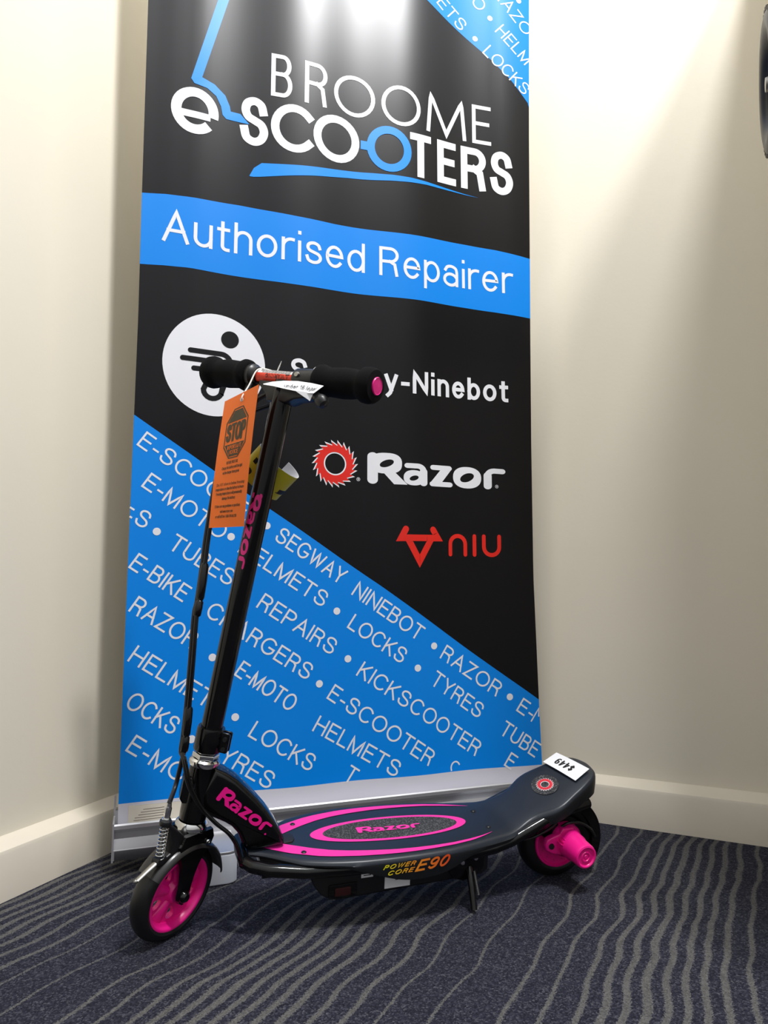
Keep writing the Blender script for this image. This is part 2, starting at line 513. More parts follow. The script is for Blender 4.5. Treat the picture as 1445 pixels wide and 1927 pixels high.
def stroke(mb, pts, w, m, mapf, rnd=False, sq=True, step=None):
    """flat ribbon of width w along 2-D polyline pts, mapped by mapf"""
    step = step or getattr(mapf, 'fine', None)
    mapf = lift(mapf)
    P = [Vector(p) for p in pts]
    Q = [P[0]]
    for p in P[1:]:
        if (p - Q[-1]).length > 1e-6:
            Q.append(p)
    P = Q
    if len(P) < 2:
        return
    closed = (P[0] - P[-1]).length < 1e-5 and len(P) > 3
    if closed:
        P = P[:-1]
    if sq and not closed and not rnd:
        P[0] = P[0] + (P[0] - P[1]).normalized() * w / 2
        P[-1] = P[-1] + (P[-1] - P[-2]).normalized() * w / 2
    if step:
        Q = []
        for i in range(len(P) - (0 if closed else 1)):
            a, b = P[i], P[(i + 1) % len(P)]
            k = max(1, int((b - a).length / step))
            Q += [a + (b - a) * (j / k) for j in range(k)]
        if not closed:
            Q.append(P[-1])
        P = Q
    n = len(P)
    Lf, Rt = [], []
    for i in range(n):
        a = P[i - 1] if (i or closed) else None
        c = P[(i + 1) % n] if (i < n - 1 or closed) else None
        d1 = (P[i] - a).normalized() if a is not None else None
        d2 = (c - P[i]).normalized() if c is not None else None
        d1 = d1 if d1 is not None else d2
        d2 = d2 if d2 is not None else d1
        n1, n2 = Vector((-d1.y, d1.x)), Vector((-d2.y, d2.x))
        nn = n1 + n2
        if nn.length < 0.3:
            nn = n1 * 2
        k = 2 / nn.length_squared
        k = min(k, 3.2)
        off = nn * k * (w / 2)
        Lf.append(P[i] + off)
        Rt.append(P[i] - off)
    vs = [mapf(p.x, p.y) for p in Lf] + [mapf(p.x, p.y) for p in Rt]
    fs = []
    for i in range(n if closed else n - 1):
        j = (i + 1) % n
        fs.append((n + i, n + j, j, i))
    mb.add(vs, fs, m)
    if rnd and not closed:
        ends = [P[0], P[-1]]
        for i in range(1, n - 1):
            if (P[i] - P[i - 1]).angle(P[i + 1] - P[i], 0) > 0.5:
                ends.append(P[i])
        for p in ends:
            disc(mb, p.x, p.y, w / 2, w / 2, m, mapf, 16)
def disc(mb, cx, cy, rx, ry, m, mapf, n=28):
    mapf = lift(mapf)
    if max(rx, ry) > .05:
        R_n = 14
        vs = [mapf(cx, cy)] + [mapf(cx + rx * j / R_n * cos(2 * pi * k / n), cy + ry * j / R_n * sin(2 * pi * k / n)) for j in range(1, R_n + 1) for k in range(n)]
        fs = [(0, k + 1, (k + 1) % n + 1) for k in range(n)]
        for j in range(R_n - 1):
            a, b = 1 + j * n, 1 + (j + 1) * n
            fs += [(a + k, b + k, b + (k + 1) % n, a + (k + 1) % n) for k in range(n)]
        mb.add(vs, fs, m)
        return
    vs = [mapf(cx, cy)] + [mapf(cx + rx * cos(2 * pi * k / n), cy + ry * sin(2 * pi * k / n)) for k in range(n)]
    mb.add(vs, [(0, k + 1, (k + 1) % n + 1) for k in range(n)], m)
def ringp(mb, outer, inner, m, mapf):
    mapf = lift(mapf)
    n = len(outer)
    mb.add([mapf(*p) for p in outer] + [mapf(*p) for p in inner], [(i, (i + 1) % n, n + (i + 1) % n, n + i) for i in range(n)], m)
def poly(mb, pts, m, mapf):
    mb.add([mapf(*p) for p in pts], [tuple(range(len(pts)))], m)
def strip2(mb, pa, pb, m, mapf, n=8):
    mapf = lift(mapf)
    f = lambda p, q, t: (p[0] + (q[0] - p[0]) * t, p[1] + (q[1] - p[1]) * t)
    A_, B_ = [pa[0]], [pb[0]]
    for i in range(len(pa) - 1):
        for k in range(1, n + 1):
            A_.append(f(pa[i], pa[i + 1], k / n))
            B_.append(f(pb[i], pb[i + 1], k / n))
    K_ = len(A_)
    mb.add([mapf(*p) for p in A_] + [mapf(*p) for p in B_], [(k, K_ + k, K_ + k + 1, k + 1) for k in range(K_ - 1)], m)
def fanpoly(mb, c, pts, m, mapf):
    mb.add([mapf(*c)] + [mapf(*p) for p in pts], [(0, k + 1, (k + 1) % len(pts) + 1) for k in range(len(pts))], m)

SPC = {' ': .42}
def text_width(s, w, sp):
    x = 0
    for ch in s:
        if ch == ' ':
            x += .34
        else:
            x += G[ch][0] * (1 - w) + w + sp
    return x - sp
def text(mb, s, m, mapf, cap, w=.11, sp=.14, x0=0.0, y0=0.0, width=None, dirv=(1, 0), up=None, rnd=False, shear=0.0, clip=None, step=None):
    """letters along dirv from (x0,y0) in a 2-D plane; mapf puts the plane in space"""
    d = Vector(dirv).normalized()
    u = Vector(up).normalized() if up else Vector((-d.y, d.x))
    tw = text_width(s, w, sp)
    kx = ((width - w * cap) / ((tw - w) * cap)) if width else 1.0
    x = 0.0
    for ch in s:
        if ch == ' ':
            x += .34
            continue
        gw, strokes = G[ch]
        def mp(a, b):
            return mapf(x0 + d.x * a + u.x * b, y0 + d.y * a + u.y * b)
        mp.fine = getattr(mapf, 'fine', None)
        if clip:
            c0 = Vector((x0, y0)) + d * (x * cap * kx)
            c1 = c0 + d * ((gw * (1 - w) + w) * cap * kx) + u * cap
            if not clip(c0, c1):
                x += gw * (1 - w) + w + sp
                continue
        for st in strokes:
            pts = [((x + (px * (1 - w)) + shear * py) * cap * kx + w * cap / 2, (w / 2 + py * (1 - w)) * cap) for px, py in st]
            stroke(mb, pts, w * cap, m, mp, rnd, True, step)
        x += gw * (1 - w) + w + sp

def razor_word(mb, m, mapf, x0, y0, L, cap, hole, dirv=(1, 0), up=None):
    """the rounded, heavy 'Razor' lettering; hole = material of the counters"""
    d = Vector(dirv).normalized()
    u = Vector(up).normalized() if up else Vector((-d.y, d.x))
    kx = L / 3.68
    def mp(px, py, e=0):
        a, b = px * kx, py * cap
        return mapf(x0 + d.x * a + u.x * b, y0 + d.y * a + u.y * b)
    kk = {'rnd': True}
    def ell(cx, cy, rx, ry, tilt=0.0, n=36, p=2.0):
        out = []
        for k in range(n):
            a = 2 * pi * k / n
            ca, sa = cos(a), sin(a)
            x_ = rx * abs(ca) ** (2 / p) * (1 if ca >= 0 else -1)
            y_ = ry * abs(sa) ** (2 / p) * (1 if sa >= 0 else -1)
            ct, st = cos(radians(tilt)), sin(radians(tilt))
            out.append((cx + x_ * ct - y_ * st, cy + x_ * st + y_ * ct))
        return out
    # R
    stroke(mb, [(.13, .13), (.13, .87)], .26, m, mp, **kk)
    ringp(mb, ell(.46, .67, .40, .33, 0, 36, 2.6), ell(.48, .665, .19, .105, 28), m, mp)
    strip2(mb, [(.36, .42), (.66, .01)], [(.66, .42), (1.0, .01)], m, mp, 8)
    # a
    ringp(mb, ell(1.17, .245, .27, .245, 0, 36, 2.3), ell(1.17, .235, .125, .075, 24), m, mp)
    stroke(mb, [(1.42, .09), (1.42, .46)], .20, m, mp, **kk)
    stroke(mb, [(1.00, .63), (1.26, .63)] + arc(1.26, .47, .16, .16, 90, 0, 6), .16, m, mp, **kk)
    # z
    stroke(mb, [(1.68, .62), (2.12, .62)], .16, m, mp, **kk)
    stroke(mb, [(1.66, .085), (2.14, .085)], .16, m, mp, **kk)
    strip2(mb, [(1.93, .62), (1.58, .085)], [(2.21, .62), (1.88, .085)], m, mp, 8)
    # o
    ringp(mb, ell(2.625, .355, .39, .355, 0, 40, 2.3), ell(2.625, .355, .21, .13, 32, 40), m, mp)
    # r
    stroke(mb, [(3.19, .11), (3.19, .46)], .22, m, mp, **kk)
    stroke(mb, [(3.19, .42)] + arc(3.37, .45, .18, .17, 180, 90, 6) + [(3.59, .61)], .17, m, mp, **kk)

def saw_gear(mb, mred, mwht, mhole, mapf, r, o1=(0, 0), o2=(0, 0), e=None):
    """red saw-tooth ring with a white outline, centred on (0,0) of mapf(x,y,level)"""
    def teeth(ro, ri, n=22, tw=.12):
        out = []
        for k in range(n):
            a = -2 * pi * k / n
            out.append((ri * cos(a + .02), ri * sin(a + .02)))
            out.append((ro * cos(a - 2 * pi / n * .25 + tw), ro * sin(a - 2 * pi / n * .25 + tw)))
        return out
    def inner(ri, n=44):
        return [(ri * cos(-2 * pi * k / n), ri * sin(-2 * pi * k / n)) for k in range(n)]
    ringp(mb, teeth(r, r * .80), inner(r * .43), mwht, lambda x, y: mapf(x, y, 0))
    ringp(mb, teeth(r * .905, r * .755, tw=.10), inner(r * .485), mred, lambda x, y: mapf(x, y, 1))

# ------------------------------------------------------------------ the room
LD, LN = Vector((.4137, .9104, 0)), Vector((.9104, -.4137, 0))        # left wall direction, inward normal
RD, RN = Vector((.9043, -.4268, 0)), Vector((-.4268, -.9043, 0))      # right wall
L0, R0 = Vector((-.5838, 1.09, 0)), Vector((.432, 1.4431, 0))         # points on the skirting fronts
BT = 0.03
def isect(a, da, b, db):
    den = da.x * db.y - da.y * db.x
    t = ((b.x - a.x) * db.y - (b.y - a.y) * db.x) / den
    return a + da * t
CW = isect(L0 - LN * BT, LD, R0 - RN * BT, RD)                        # corner of the walls
HC = 2.9
mb = MB()
mb.add([(-4, -3, 0), (4, -3, 0), (4, 4, 0), (-4, 4, 0)], [(0, 1, 2, 3)], CARPET)
tag(mb.build('floor', smooth=False), kind='structure')
def wall(name, a, d, n, l0, l1, t=.1, z1=HC):
    mb = MB()
    p, q = a + d * l0, a + d * l1
    pts = [p, q, q - n * t, p - n * t]
    mb.add([(*x.xy, 0) for x in pts] + [(*x.xy, z1) for x in pts],
           [(0, 1, 2, 3), (7, 6, 5, 4), (0, 4, 5, 1), (1, 5, 6, 2), (2, 6, 7, 3), (3, 7, 4, 0)], WALL)
    return tag(mb.build(name, smooth=False), kind='structure')
wall('wall_left', CW, LD, LN, -3.2, 0.0)
wall('wall_right', CW, RD, RN, 0.0, 3.6)
def skirting(name, a, d, n, l0, l1):
    prof = [(0, 0), (BT, 0), (BT, .070), (BT - .002, .0755), (BT - .006, .078), (.004, .0865), (.001, .0885), (0, .0885)]
    mb = MB()
    mb.loft([[a + d * l + n * p[0] + Vector((0, 0, p[1])) for p in prof] for l in (l0, l1)], SKIRT)
    return tag(mb.build(name, smooth=True, angle=25), kind='structure')
skirting('baseboard_left', CW, LD, LN, -3.2, -.001)
skirting('baseboard_right', CW, RD, RN, .001, 3.6)
# scuff marks on the left skirting
mb = MB()
def sk(x, z):
    p = CW + LD * x + LN * (BT + .0004)
    return Vector((p.x, p.y, z))
for pts, wd in (([(-.40, .052), (-.36, .058), (-.33, .057), (-.30, .061), (-.28, .067), (-.268, .074)], .0016),
                ([(-.52, .036), (-.48, .046)], .0018), ([(-.45, .058), (-.40, .062)], .0012), ([(-.5, .018), (-.46, .014)], .001)):
    stroke(mb, spl(pts, 4), wd, GREYT, sk)
tag(mb.build('trim_1', smooth=False), kind='structure')
# unseen panel added past the edge of the view to shade the right wall
PS = (R0 - RN * BT + RD * .395)
mb = MB()
p0, p1 = PS, PS + RN * .62
tt = RD * .03
pts = [p0, p1, p1 + tt, p0 + tt]
mb.add([(*x.xy, 0) for x in pts] + [(*x.xy, 1.93) for x in pts],
       [(0, 1, 2, 3), (7, 6, 5, 4), (0, 4, 5, 1), (1, 5, 6, 2), (2, 6, 7, 3), (3, 7, 4, 0)], WALL)
tag(mb.build('shadow_panel', smooth=False), kind='structure')

# ------------------------------------------------------------------ pull-up banner
K = 0.953
A0 = Vector((-.4756, 1.2436, 0))
banner = empty('rollup_banner', (A0.x * K, A0.y * K, 0), radians(18.9))
tag(banner, 'tall black and blue printed pull-up banner in a silver base, standing in the corner', 'banner')
ZB = CAM_H * (1 - K)
RZB = Matrix.Rotation(radians(-18.9), 3, 'Z')
CB = RZB @ Vector((-A0.x * K, -A0.y * K, CAM_H))       # eye point in banner coordinates
c0 = RZB @ Vector((-A0.x, -A0.y, CAM_H))
def bk(u, y, z):
    # the film leans a little forward towards its top
    q = max(0, z - .15)
    k = K * (1 - .026 * q * q / (q + .45))
    c = CB
    return c + (Vector((u, y, z)) - c0) * k
def lerp(x, tab):
    if x <= tab[0][0]:
        return tab[0][1]
    for (a, b), (c, d) in zip(tab, tab[1:]):
        if x <= c:
            return b + (d - b) * (x - a) / (c - a)
    return tab[-1][1]
UR = [(.04, .886), (.2, .881), (.5, .8735), (.8, .8755), (1.06, .8795), (1.57, .8886), (1.95, .8977), (2.1, .9)]
UL = [(.04, .0066), (.3, .0066), (.8, .0078), (1.0, .0085), (1.25, .0066), (1.68, .0044), (2.1, .003)]
def depth(u):
    # the film hangs with a gentle ripple and its edges cup forward
    return .040 + .0036 * sin(2 * pi * (u - .13) / .26) * max(0, min(1, (u - .02) / .1)) - .006 * max(0, abs(u - .445) - .36) / .08
def bs(u, v, off=0.0):
    return bk(u, depth(u) - off, v)
mb = MB()
NU = 60
vs, fs = [], []
VV = [.04 + 1.98 * k / 44 for k in range(45)]
for v in VV:
    for i in range(NU + 1):
        a, b = lerp(v, UL), lerp(v, UR)
        vs.append(bs(a + (b - a) * i / NU, v))
for j in range(len(VV) - 1):
    for i in range(NU):
        k = j * (NU + 1) + i
        fs.append((k, k + 1, k + NU + 2, k + NU + 1))
mb.add(vs, fs, BPRINT)
mb.add([v + Vector((0, .0009, 0)) for v in vs], [f[::-1] for f in fs], BBACK)
def region(lo, hi, m, off, n=60, u0=None, u1=None):
    """printed area between two curves v=lo(u), v=hi(u)"""
    vs, fs = [], []
    for i in range(n + 1):
        t = i / n
        va, vb = None, None
        ua = .0066 if u0 is None else u0
        ub = .8855 if u1 is None else u1
        u = ua + (ub - ua) * t
        va, vb = lo(u), hi(u)
        for k in range(25):
            v = va + (vb - va) * k / 24
            a, b = lerp(v, UL), lerp(v, UR)
            uu = u
            if u0 is None and i == 0:
                uu = a
            if u1 is None and i == n:
                uu = b
            if u1 is not None or u0 is not None:
                uu = min(max(u, a), b)
            else:
                uu = a + (b - a) * t
            vs.append(bs(uu, v, off))
    for i in range(n):
        for k in range(24):
            q = i * 25 + k
            fs.append((q, q + 25, q + 26, q + 1))
    mb.add(vs, fs, m)
e1, e2, e3 = .0003, .0006, .0009
bt = [(0, 1.255), (.05, 1.263), (.1, 1.267), (.2, 1.2705), (.32, 1.265), (.40, 1.2645), (.5, 1.267), (.6, 1.2695), (.72, 1.271), (.8, 1.268), (.89, 1.257)]
bb = [(0, 1.108), (.05, 1.1135), (.1, 1.117), (.2, 1.1155), (.32, 1.113), (.45, 1.1145), (.6, 1.1178), (.72, 1.1178), (.8, 1.115), (.89, 1.109)]
region(lambda u: lerp(u, bb), lambda u: lerp(u, bt), BBLUE, e1)
dg = [(0, .811), (.3295, .599), (.5134, .4811), (.8798, .2293), (.9, .215)]
region(lambda u: .0875 - .004 * u, lambda u: lerp(u, dg), BBLUE, e1)
region(lambda u: .04, lambda u: .0875 - .004 * u, BSTRIP, e1)
tr = [(.36, 2.02), (.6218, 1.8629), (.6739, 1.8294), (.7439, 1.7856), (.7906, 1.7548), (.8403, 1.712), (.8906, 1.6551), (.9, 1.644)]
region(lambda u: lerp(u, tr), lambda u: 2.02, BBLUE, e1, 50, .37, .8977)
M2 = lambda u, v: bs(u, v, e2)
M3 = lambda u, v: bs(u, v, e3)
M2.fine = M3.fine = .010
text(mb, 'Authorised Repairer', BWHITE, M2, .0672, .105, .115, .0475, 1.1645, .788)
# diagonal word lists
DL = Vector((.826, -.563))
def inside(lo_ok=True):
    return lambda a, b: True
def words(lst, cap=.0335, w=.112):
    for s, p0, p1 in lst:
        if s == '.':
            disc(mb, p0[0], p0[1], .0074, .0074, BWHITE, M2, 20)
            continue
        tw = text_width(s, w, .12) * cap
        if p0 and p1:
            d = Vector(p1) - Vector(p0)
            text(mb, s, BWHITE, M2, cap, w, .12, p0[0], p0[1], d.length, d, None)
        else:
            kx = .98
            d = DL
            if p0:
                st = Vector(p0)
            else:
                st = Vector(p1) - d * tw * kx
            def clip(a, b):
                return min(a.x, b.x) > .008 and max(a.x, b.x, a.x + .01) < .878 and min(a.y, b.y) > .090
            text(mb, s, BWHITE, M2, cap, w, .12, st.x, st.y, tw * kx, d, None, clip=clip)
words([
 ('E-SCOOTER', (.0136, .7484), (.243, .5965)), ('.', (.2665, .6001), 0), ('SEGWAY', (.2799, .5719), (.4208, .4812)), ('NINEBOT', (.4445, .4618), (.5913, .3616)),
 ('.', (.6294, .3507), 0), ('RAZOR', (.6421, .325), (.7779, .2347)), ('.', (.8098, .2342), 0), ('E-', (.823, .2041), (.857, .181)),
 ('E-MOTO', (.0247, .6688), (.176, .569)), ('.', (.1967, .5767), 0), ('HELMETS', (.2092, .5467), (.3822, .4345)), ('.', (.4141, .4276), 0),
 ('LOCKS', (.4354, .3939), (.5535, .3148)), ('.', (.5909, .3057), 0), ('TYRES', (.6177, .2721), (.7344, .1899)), ('TUBE', (.782, .1569), (.8655, .1000)),
 ('S', (.0125, .5985), (.0343, .5862)), ('.', (.0565, .5832), 0), ('TUBES', (.0759, .5525), (.1947, .4782)), ('REPAIRS', (.2475, .4378), (.4023, .3375)), ('.', (.4387, .3298), 0),
 ('KICKSCOOTER', (.4556, .2961), (.7265, .111)),
 ('E-BIKE', (.0073, .5144), (.1071, .4483)), ('CHARGERS', (.1485, .4231), (.3514, .29)), ('.', (.3779, .2827), 0), ('E-SCOOTER', (.3925, .2532), (.6148, .1011)),
 ('RAZOR', (.0102, .4338), (.125, .359)), ('.', (.1666, .3421), 0), ('E-MOTO', (.2074, .3072), (.3184, .2303)), ('HELMETS', (.3629, .1918), (.5407, .0845)),
 ('HELMETS', (.0118, .3424), (.185, .2285)), ('.', (.2125, .2266), 0), ('LOCKS', (.2362, .1895), (.3595, .1119)),
 ('OCKS', (.009, .2600), (.0957, .2009)), ('.', (.1317, .1915), 0), ('TYRES', (.155, .1640), (.2782, .0850)), ('E-MO', (.0141, .1807), (.112, .113)),
])
text(mb, 'T', BWHITE, M2, .0335, .112, .12, .4285, .0905, None, DL)
text(mb, 'E', BWHITE, M2, .0335, .112, .12, .792, .0885, None, DL)
# clipped tops of letters along the hem of the blue
for x, y in ((.668, .0895),):
    stroke(mb, arc(x + .0105, y + .0030, .0105, .0125, 200, 30, 12), .0032, BWHITE, M2)
# M clipped at the right edge
stroke(mb, [(.8600, .1800), (.8790, .2060), (.8785, .190)], .0032, BWHITE, M2)
UDL = Vector((.755, -.655))
for s, p0, p1 in (('LOCKS', (.7684, 1.7681), (.8765, 1.6755)), ('ETS', (.6480, 1.8640), (.7124, 1.8092)), ('MOTO', (.662, 1.957), (.7640, 1.8735)),
                  ('HELM', (.8021, 1.831), (.8805, 1.757)), ('RAZO', (.797, 1.930), (.8835, 1.836))):
    d = Vector(p1) - Vector(p0)
    text(mb, s, BWHITE, M2, .033, .10, .12, p0[0], p0[1], d.length, d)
stroke(mb, [(.0069, .6280), (.0150, .6228)], .0036, BWHITE, M2, sq=False)
stroke(mb, [(.0069, .6105), (.0112, .6077)], .0036, BWHITE, M2, sq=False)
for p in ((.7508, 1.8003), (.7905, 1.8632), (.868, 1.927)):
    disc(mb, p[0], p[1], .0068, .0068, BWHITE, M2, 20)
# BROOME / e-SCOOTERS
for ch, a, b in (('B', .2588, .3045), ('R', .332, .3855), ('O', .3989, .4956), ('O', .5101, .6049), ('\u00b5', .6197, .7241), ('E', .7397, .7881)):
    text(mb, ch, BWHITE, M2, .0985, .095, .1, a, 1.5295 - (.003 if ch == 'O' else 0), b - a)
ew = .0205
stroke(mb, [(.0725, 1.4475)] + [(.1345, 1.4475)] , .015, BWHITE, M2, sq=False)
stroke(mb, arc(.1033, 1.4562, .0375, .0405, -12, 0, 2) + arc(.1033, 1.4562, .0375, .0405, 0, 318, 34), ew, BWHITE, M2, sq=False)
for ch, a, b in (('S', .1945, .2560), ('C', .2600, .3560), ('O', .3525, .4590), ('T', .5783, .6310), ('E', .6470, .6960), ('R', .7090, .7760), ('S', .7835, .8435)):
    wt = .163
    text(mb, ch, BWHITE, M2, .110 if ch in 'SCO' else .1055, wt, .1, a, 1.4085 if ch in 'SCO' else 1.4105, b - a)
stroke(mb, arc(.5290, 1.4655, .0435, .0455, 0, 360, 36), .0185, BLOGO, M2)
poly(mb, [(.4620, 1.4535), (.492, 1.4535), (.492, 1.4740), (.4620, 1.4740)], BLOGO, M2)
# blue scooter outline: pole, neck and swoosh
PL = [[(.1002, 1.5164), (.0935, 1.5257), (.1155, 1.5338)], [(.0935, 1.5257), (.221, 2.02), (.243, 2.02), (.1155, 1.5338)]]
poly(mb, PL[0], BLOGO, M2)
strip2(mb, [(.0935, .5 * 3.0514), (.221, 2.02)], [(.1155, 1.5338), (.243, 2.02)], BLOGO, M2, 12)
oa = [(.1155, 1.5338), (.1415, 1.5255), (.1636, 1.5072), (.1734, 1.4858), (.1756, 1.4745), (.1956, 1.4741), (.2150, 1.4547)]
ob = [(.1002, 1.5164), (.1264, 1.5129), (.1451, 1.5006), (.1555, 1.4801), (.1590, 1.4626), (.1669, 1.4553), (.2150, 1.4547)]
strip2(mb, oa, ob, BLOGO, M2, 3)
sa = [(.2173, 1.3399), (.2263, 1.3587), (.242, 1.3721), (.2967, 1.3781), (.36, 1.386), (.4312, 1.3943), (.49, 1.4010), (.5376, 1.4045), (.58, 1.4052), (.6188, 1.4036), (.69, 1.3985), (.7536, 1.3928)]
sb = [(.2190, 1.3385), (.2263, 1.3388), (.242, 1.3415), (.2971, 1.3528), (.36, 1.3655), (.4313, 1.3780), (.49, 1.3845), (.5303, 1.3895), (.58, 1.3940), (.6187, 1.3962), (.69, 1.3955), (.7536, 1.3928)]
strip2(mb, sa, sb, BLOGO, M2, 6)
# white disc with a running figure
disc(mb, .1565, .9228, .1008, .1056, BWHITE, M2, 64)
disc(mb, .1854, .9785, .0178, .0178, BPRINT, M3, 30)
for pts in ([(.1085, .9472), (.1680, .9466)] + arc(.168, .925, .0205, .0216, 90, 0, 8) + [(.1880, .905)], [(.0940, .9300), (.1650, .9290)], [(.1160, .9110), (.150, .911)],
            [(.1895, .925), (.1720, .870)] + arc(.1535, .8705, .0180, .0175, 0, -180, 10) + [(.150, .905)]):
    stroke(mb, pts, .0105, BPRINT, M3, True)
text(mb, 'Segway-Ninebot', BWHITE, M2, .0515, .165, .135, .3085, .9015, .511, rnd=False)
# saw-tooth badge and word
saw_gear(mb, BRED, BWHITE, None, lambda x, y, l: bs(.4078 + x, .7352 + y, e2 + .0003 * l), .0512)
razor_word(mb, BWHITE, M2, .4795, .6965, .330, .0685, BPRINT)
for c in ((.4596, .7049), (.7875, .7035)):
    stroke(mb, arc(c[0], c[1], .0036, .0036, 0, 360, 16), .0008, BWHITE, M2)
    text(mb, 'R', BWHITE, M2, .0042, .2, .1, c[0] - .0012, c[1] - .0021)
# red bull head and rounded letters
for pts in ([(.5690, .5822), (.6255, .5828), (.5967, .5322), (.5690, .5822)], [(.5690, .5820), (.5545, .5815), (.5650, .6010)], [(.6255, .5825), (.6405, .5828), (.6290, .6010)]):
    stroke(mb, pts, .0140, BRED, M2, True)
for pts in ([(.6715, .5480), (.6715, .5700)] + arc(.6900, .5710, .0185, .0180, 180, 0, 12) + [(.7085, .5480)], [(.7310, .5480), (.7310, .5892)],
            [(.7540, .5892), (.7540, .5660)] + arc(.7725, .5655, .0185, .0180, 180, 360, 12) + [(.7910, .5892)]):
    stroke(mb, pts, .0090, BRED, M2, True)
# notice sticker on the white hem
strip2(mb, [(.024, .046), (.150, .046)], [(.024, .083), (.150, .080)], BEIGE, M2, 24)
for k in range(6):
    x0 = [.050, .046, .042, .036, .034, .044][k]
    z0 = .0735 - k * .0045
    stroke(mb, [(x0, z0), (.086, z0 + .0004)], .0010, GREYT, M3, step=.004)
stroke(mb, [(.032, .0832), (.125, .0818)], .0012, WPLAS, M3)
stroke(mb, [(.125, .0735), (.15, .0730)], .0014, GREYT, M3)
mb.build('printed_sheet', banner, smooth=True, angle=60)
# silver base
mb = MB()
bp = [(.004, .000), (.0, .002), (.0, .0185), (.0015, .0195), (.0035, .026), (.0075, .036), (.0060, .047), (.0015, .052), (.0, .054), (.0, .060), (.002, .0625), (.006, .0615), (.034, .046), (.034, .030), (.044, .030), (.044, .074), (.0500, .074), (.0500, .0)]
def baseloft(l0, l1, m, prof):
    mb.loft([[bk(l, y, z) for y, z in prof] for l in (l0, l1)], m)
baseloft(.002, .845, ALU, bp)
base = mb.build('base_cassette', banner, angle=28)
mb = MB()
baseloft(-.0008, .0022, ALU, [(-.001, -.001), (-.001, .064), (.036, .0675), (.0365, .05), (.043, .05), (.043, .1), (.051, .1), (.051, -.001)])
mb.build('end_cap', base, angle=30)
mb = MB()
baseloft(.845, .848, ALU, [(-.001, -.001), (-.001, .064), (.036, .0675), (.0365, .05), (.043, .05), (.043, .08), (.051, .08), (.051, -.001)])
mb.build('end_cap', base, angle=30)
mb = MB()
mb.box((.004, -.0006, .0022), (.84, .0004, .0180), ALUD, .0002, lambda p: bk(*p))
tag(mb.build('lower_strip', base, angle=30), 'dark grey brushed lower strip')
mb = MB()
def bw(u, y, z):
    return Vector(((u) * 1.0 + A0.x * 0, y, z))
# swivel foot lying on the carpet under the base, its rounded end towards the scooter
S1 = Matrix.Rotation(radians(-18.9), 3, 'Z')
dA = S1 @ (Vector((A0.x, A0.y, 0)) * (1 - K))
fp = []
for a, b in ((.118, .04), (.118, -.147), (.124, -.153), (.135, -.156), (.184, -.156), (.192, -.153), (.1975, -.147), (.1975, .04)):
    fp.append((a + dA.x, b + dA.y))
mb.prism(fp, (0, 0, 1), (1, 0, 0), (0, 1, 0), (0, 0, 0), .001, .0475, WPLAS, .0025)
foot = mb.build('swivel_foot', banner, angle=35)
mb = MB()
mb.prism([(p[0] * 1.0, p[1]) for p in fp], (0, 0, 1), (1, 0, 0), (0, 1, 0), (0, 0, 0), .0475, .0515, ALU, .001)
mb.build('metal_top', foot, angle=35)
mb = MB()
mb.box((.66 + dA.x, -.10 + dA.y, .001), (.74 + dA.x, .04 + dA.y, .03), WPLAS, .003)
mb.build('swivel_foot', banner, angle=35)

# ------------------------------------------------------------------ the scooter
# it leans a little on its kickstand: axes forward, to the rider's left, up along the frame
LEAN = radians(8)
fwd_ = Vector((-.94608126, -.32392938, 0))
lft0 = Vector((.32392938, -.94608126, 0))
lft_ = lft0 * cos(LEAN) - Vector((0, 0, 1)) * sin(LEAN)
upv_ = Vector((0, 0, 1)) * cos(LEAN) + lft0 * sin(LEAN)
org_ = Vector((.2845, 1.2018, 0))
RM = Matrix(((fwd_.x, lft_.x, upv_.x, org_.x), (fwd_.y, lft_.y, upv_.y, org_.y), (fwd_.z, lft_.z, upv_.z, org_.z), (0, 0, 0, 1)))
ROOT = empty('electric_scooter')
ROOT.matrix_world = RM
tag(ROOT, 'black child-size electric scooter with hot pink wheels and trim, parked in front of the banner', 'scooter')
B0 = Vector((.5776, 0, .2403))
AX = Vector((-.1697, 0, .9855)).normalized()
F0 = Vector((AX.z, 0, -AX.x))
def steer(deg):
    a = radians(deg)
    return F0 * cos(a) + Vector((0, 1, 0)) * sin(a), Vector((0, 1, 0)) * cos(a) - F0 * sin(a)
FWB, LFB = steer(41)      # handlebar
FWK, LFK = steer(39.5)      # fork and wheel
FW, LF = FWB, LFB
def S(x, y, t):
    return B0 + FW * x + LF * y + AX * t
def H(x, y, t):
    return B0 + F0 * x + Vector((0, 1, 0)) * y + AX * t

# ---- deck
ZK = [(-.12, .1845), (-.045, .183), (-.030, .1775), (.0, .164), (.06, .1345), (.112, .111), (.6, .111)]
def ztop(x):
    return sum(lerp(x + d * .004, ZK) for d in range(-4, 5)) / 9
WK = [(-.0530, 0), (-.0526, .014), (-.0508, .0255), (-.0478, .0335), (-.042, .0400), (-.0325, .0455), (-.02, .0505), (-.008, .0545), (.0043, .0570), (.0166, .0608), (.029, .0635), (.0412, .063), (.0535, .058), (.066, .0515), (.078, .0495), (.09, .0515), (.1027, .055), (.115, .0585), (.14, .0625), (.165, .067), (.2, .0745), (.225, .079), (.25, .0815), (.28, .0835), (.32, .0845), (.36, .084), (.385, .081), (.41, .0765), (.4345, .0695), (.447, .065), (.468, .050), (.49, .034), (.508, .024), (.518, .022)]
YO = [(-.06, .002), (.1, .002), (.17, .005), (.30, -.001), (.36, -.004), (.45, -.006), (.52, -.006)]
def yo(x):
    return sum(lerp(x + d * .008, YO) for d in range(-3, 4)) / 7
def wid(x):
    if x < -.03:
        return lerp(x, WK)
    return sum(lerp(x + d * .0014, WK) for d in range(-3, 4)) / 7
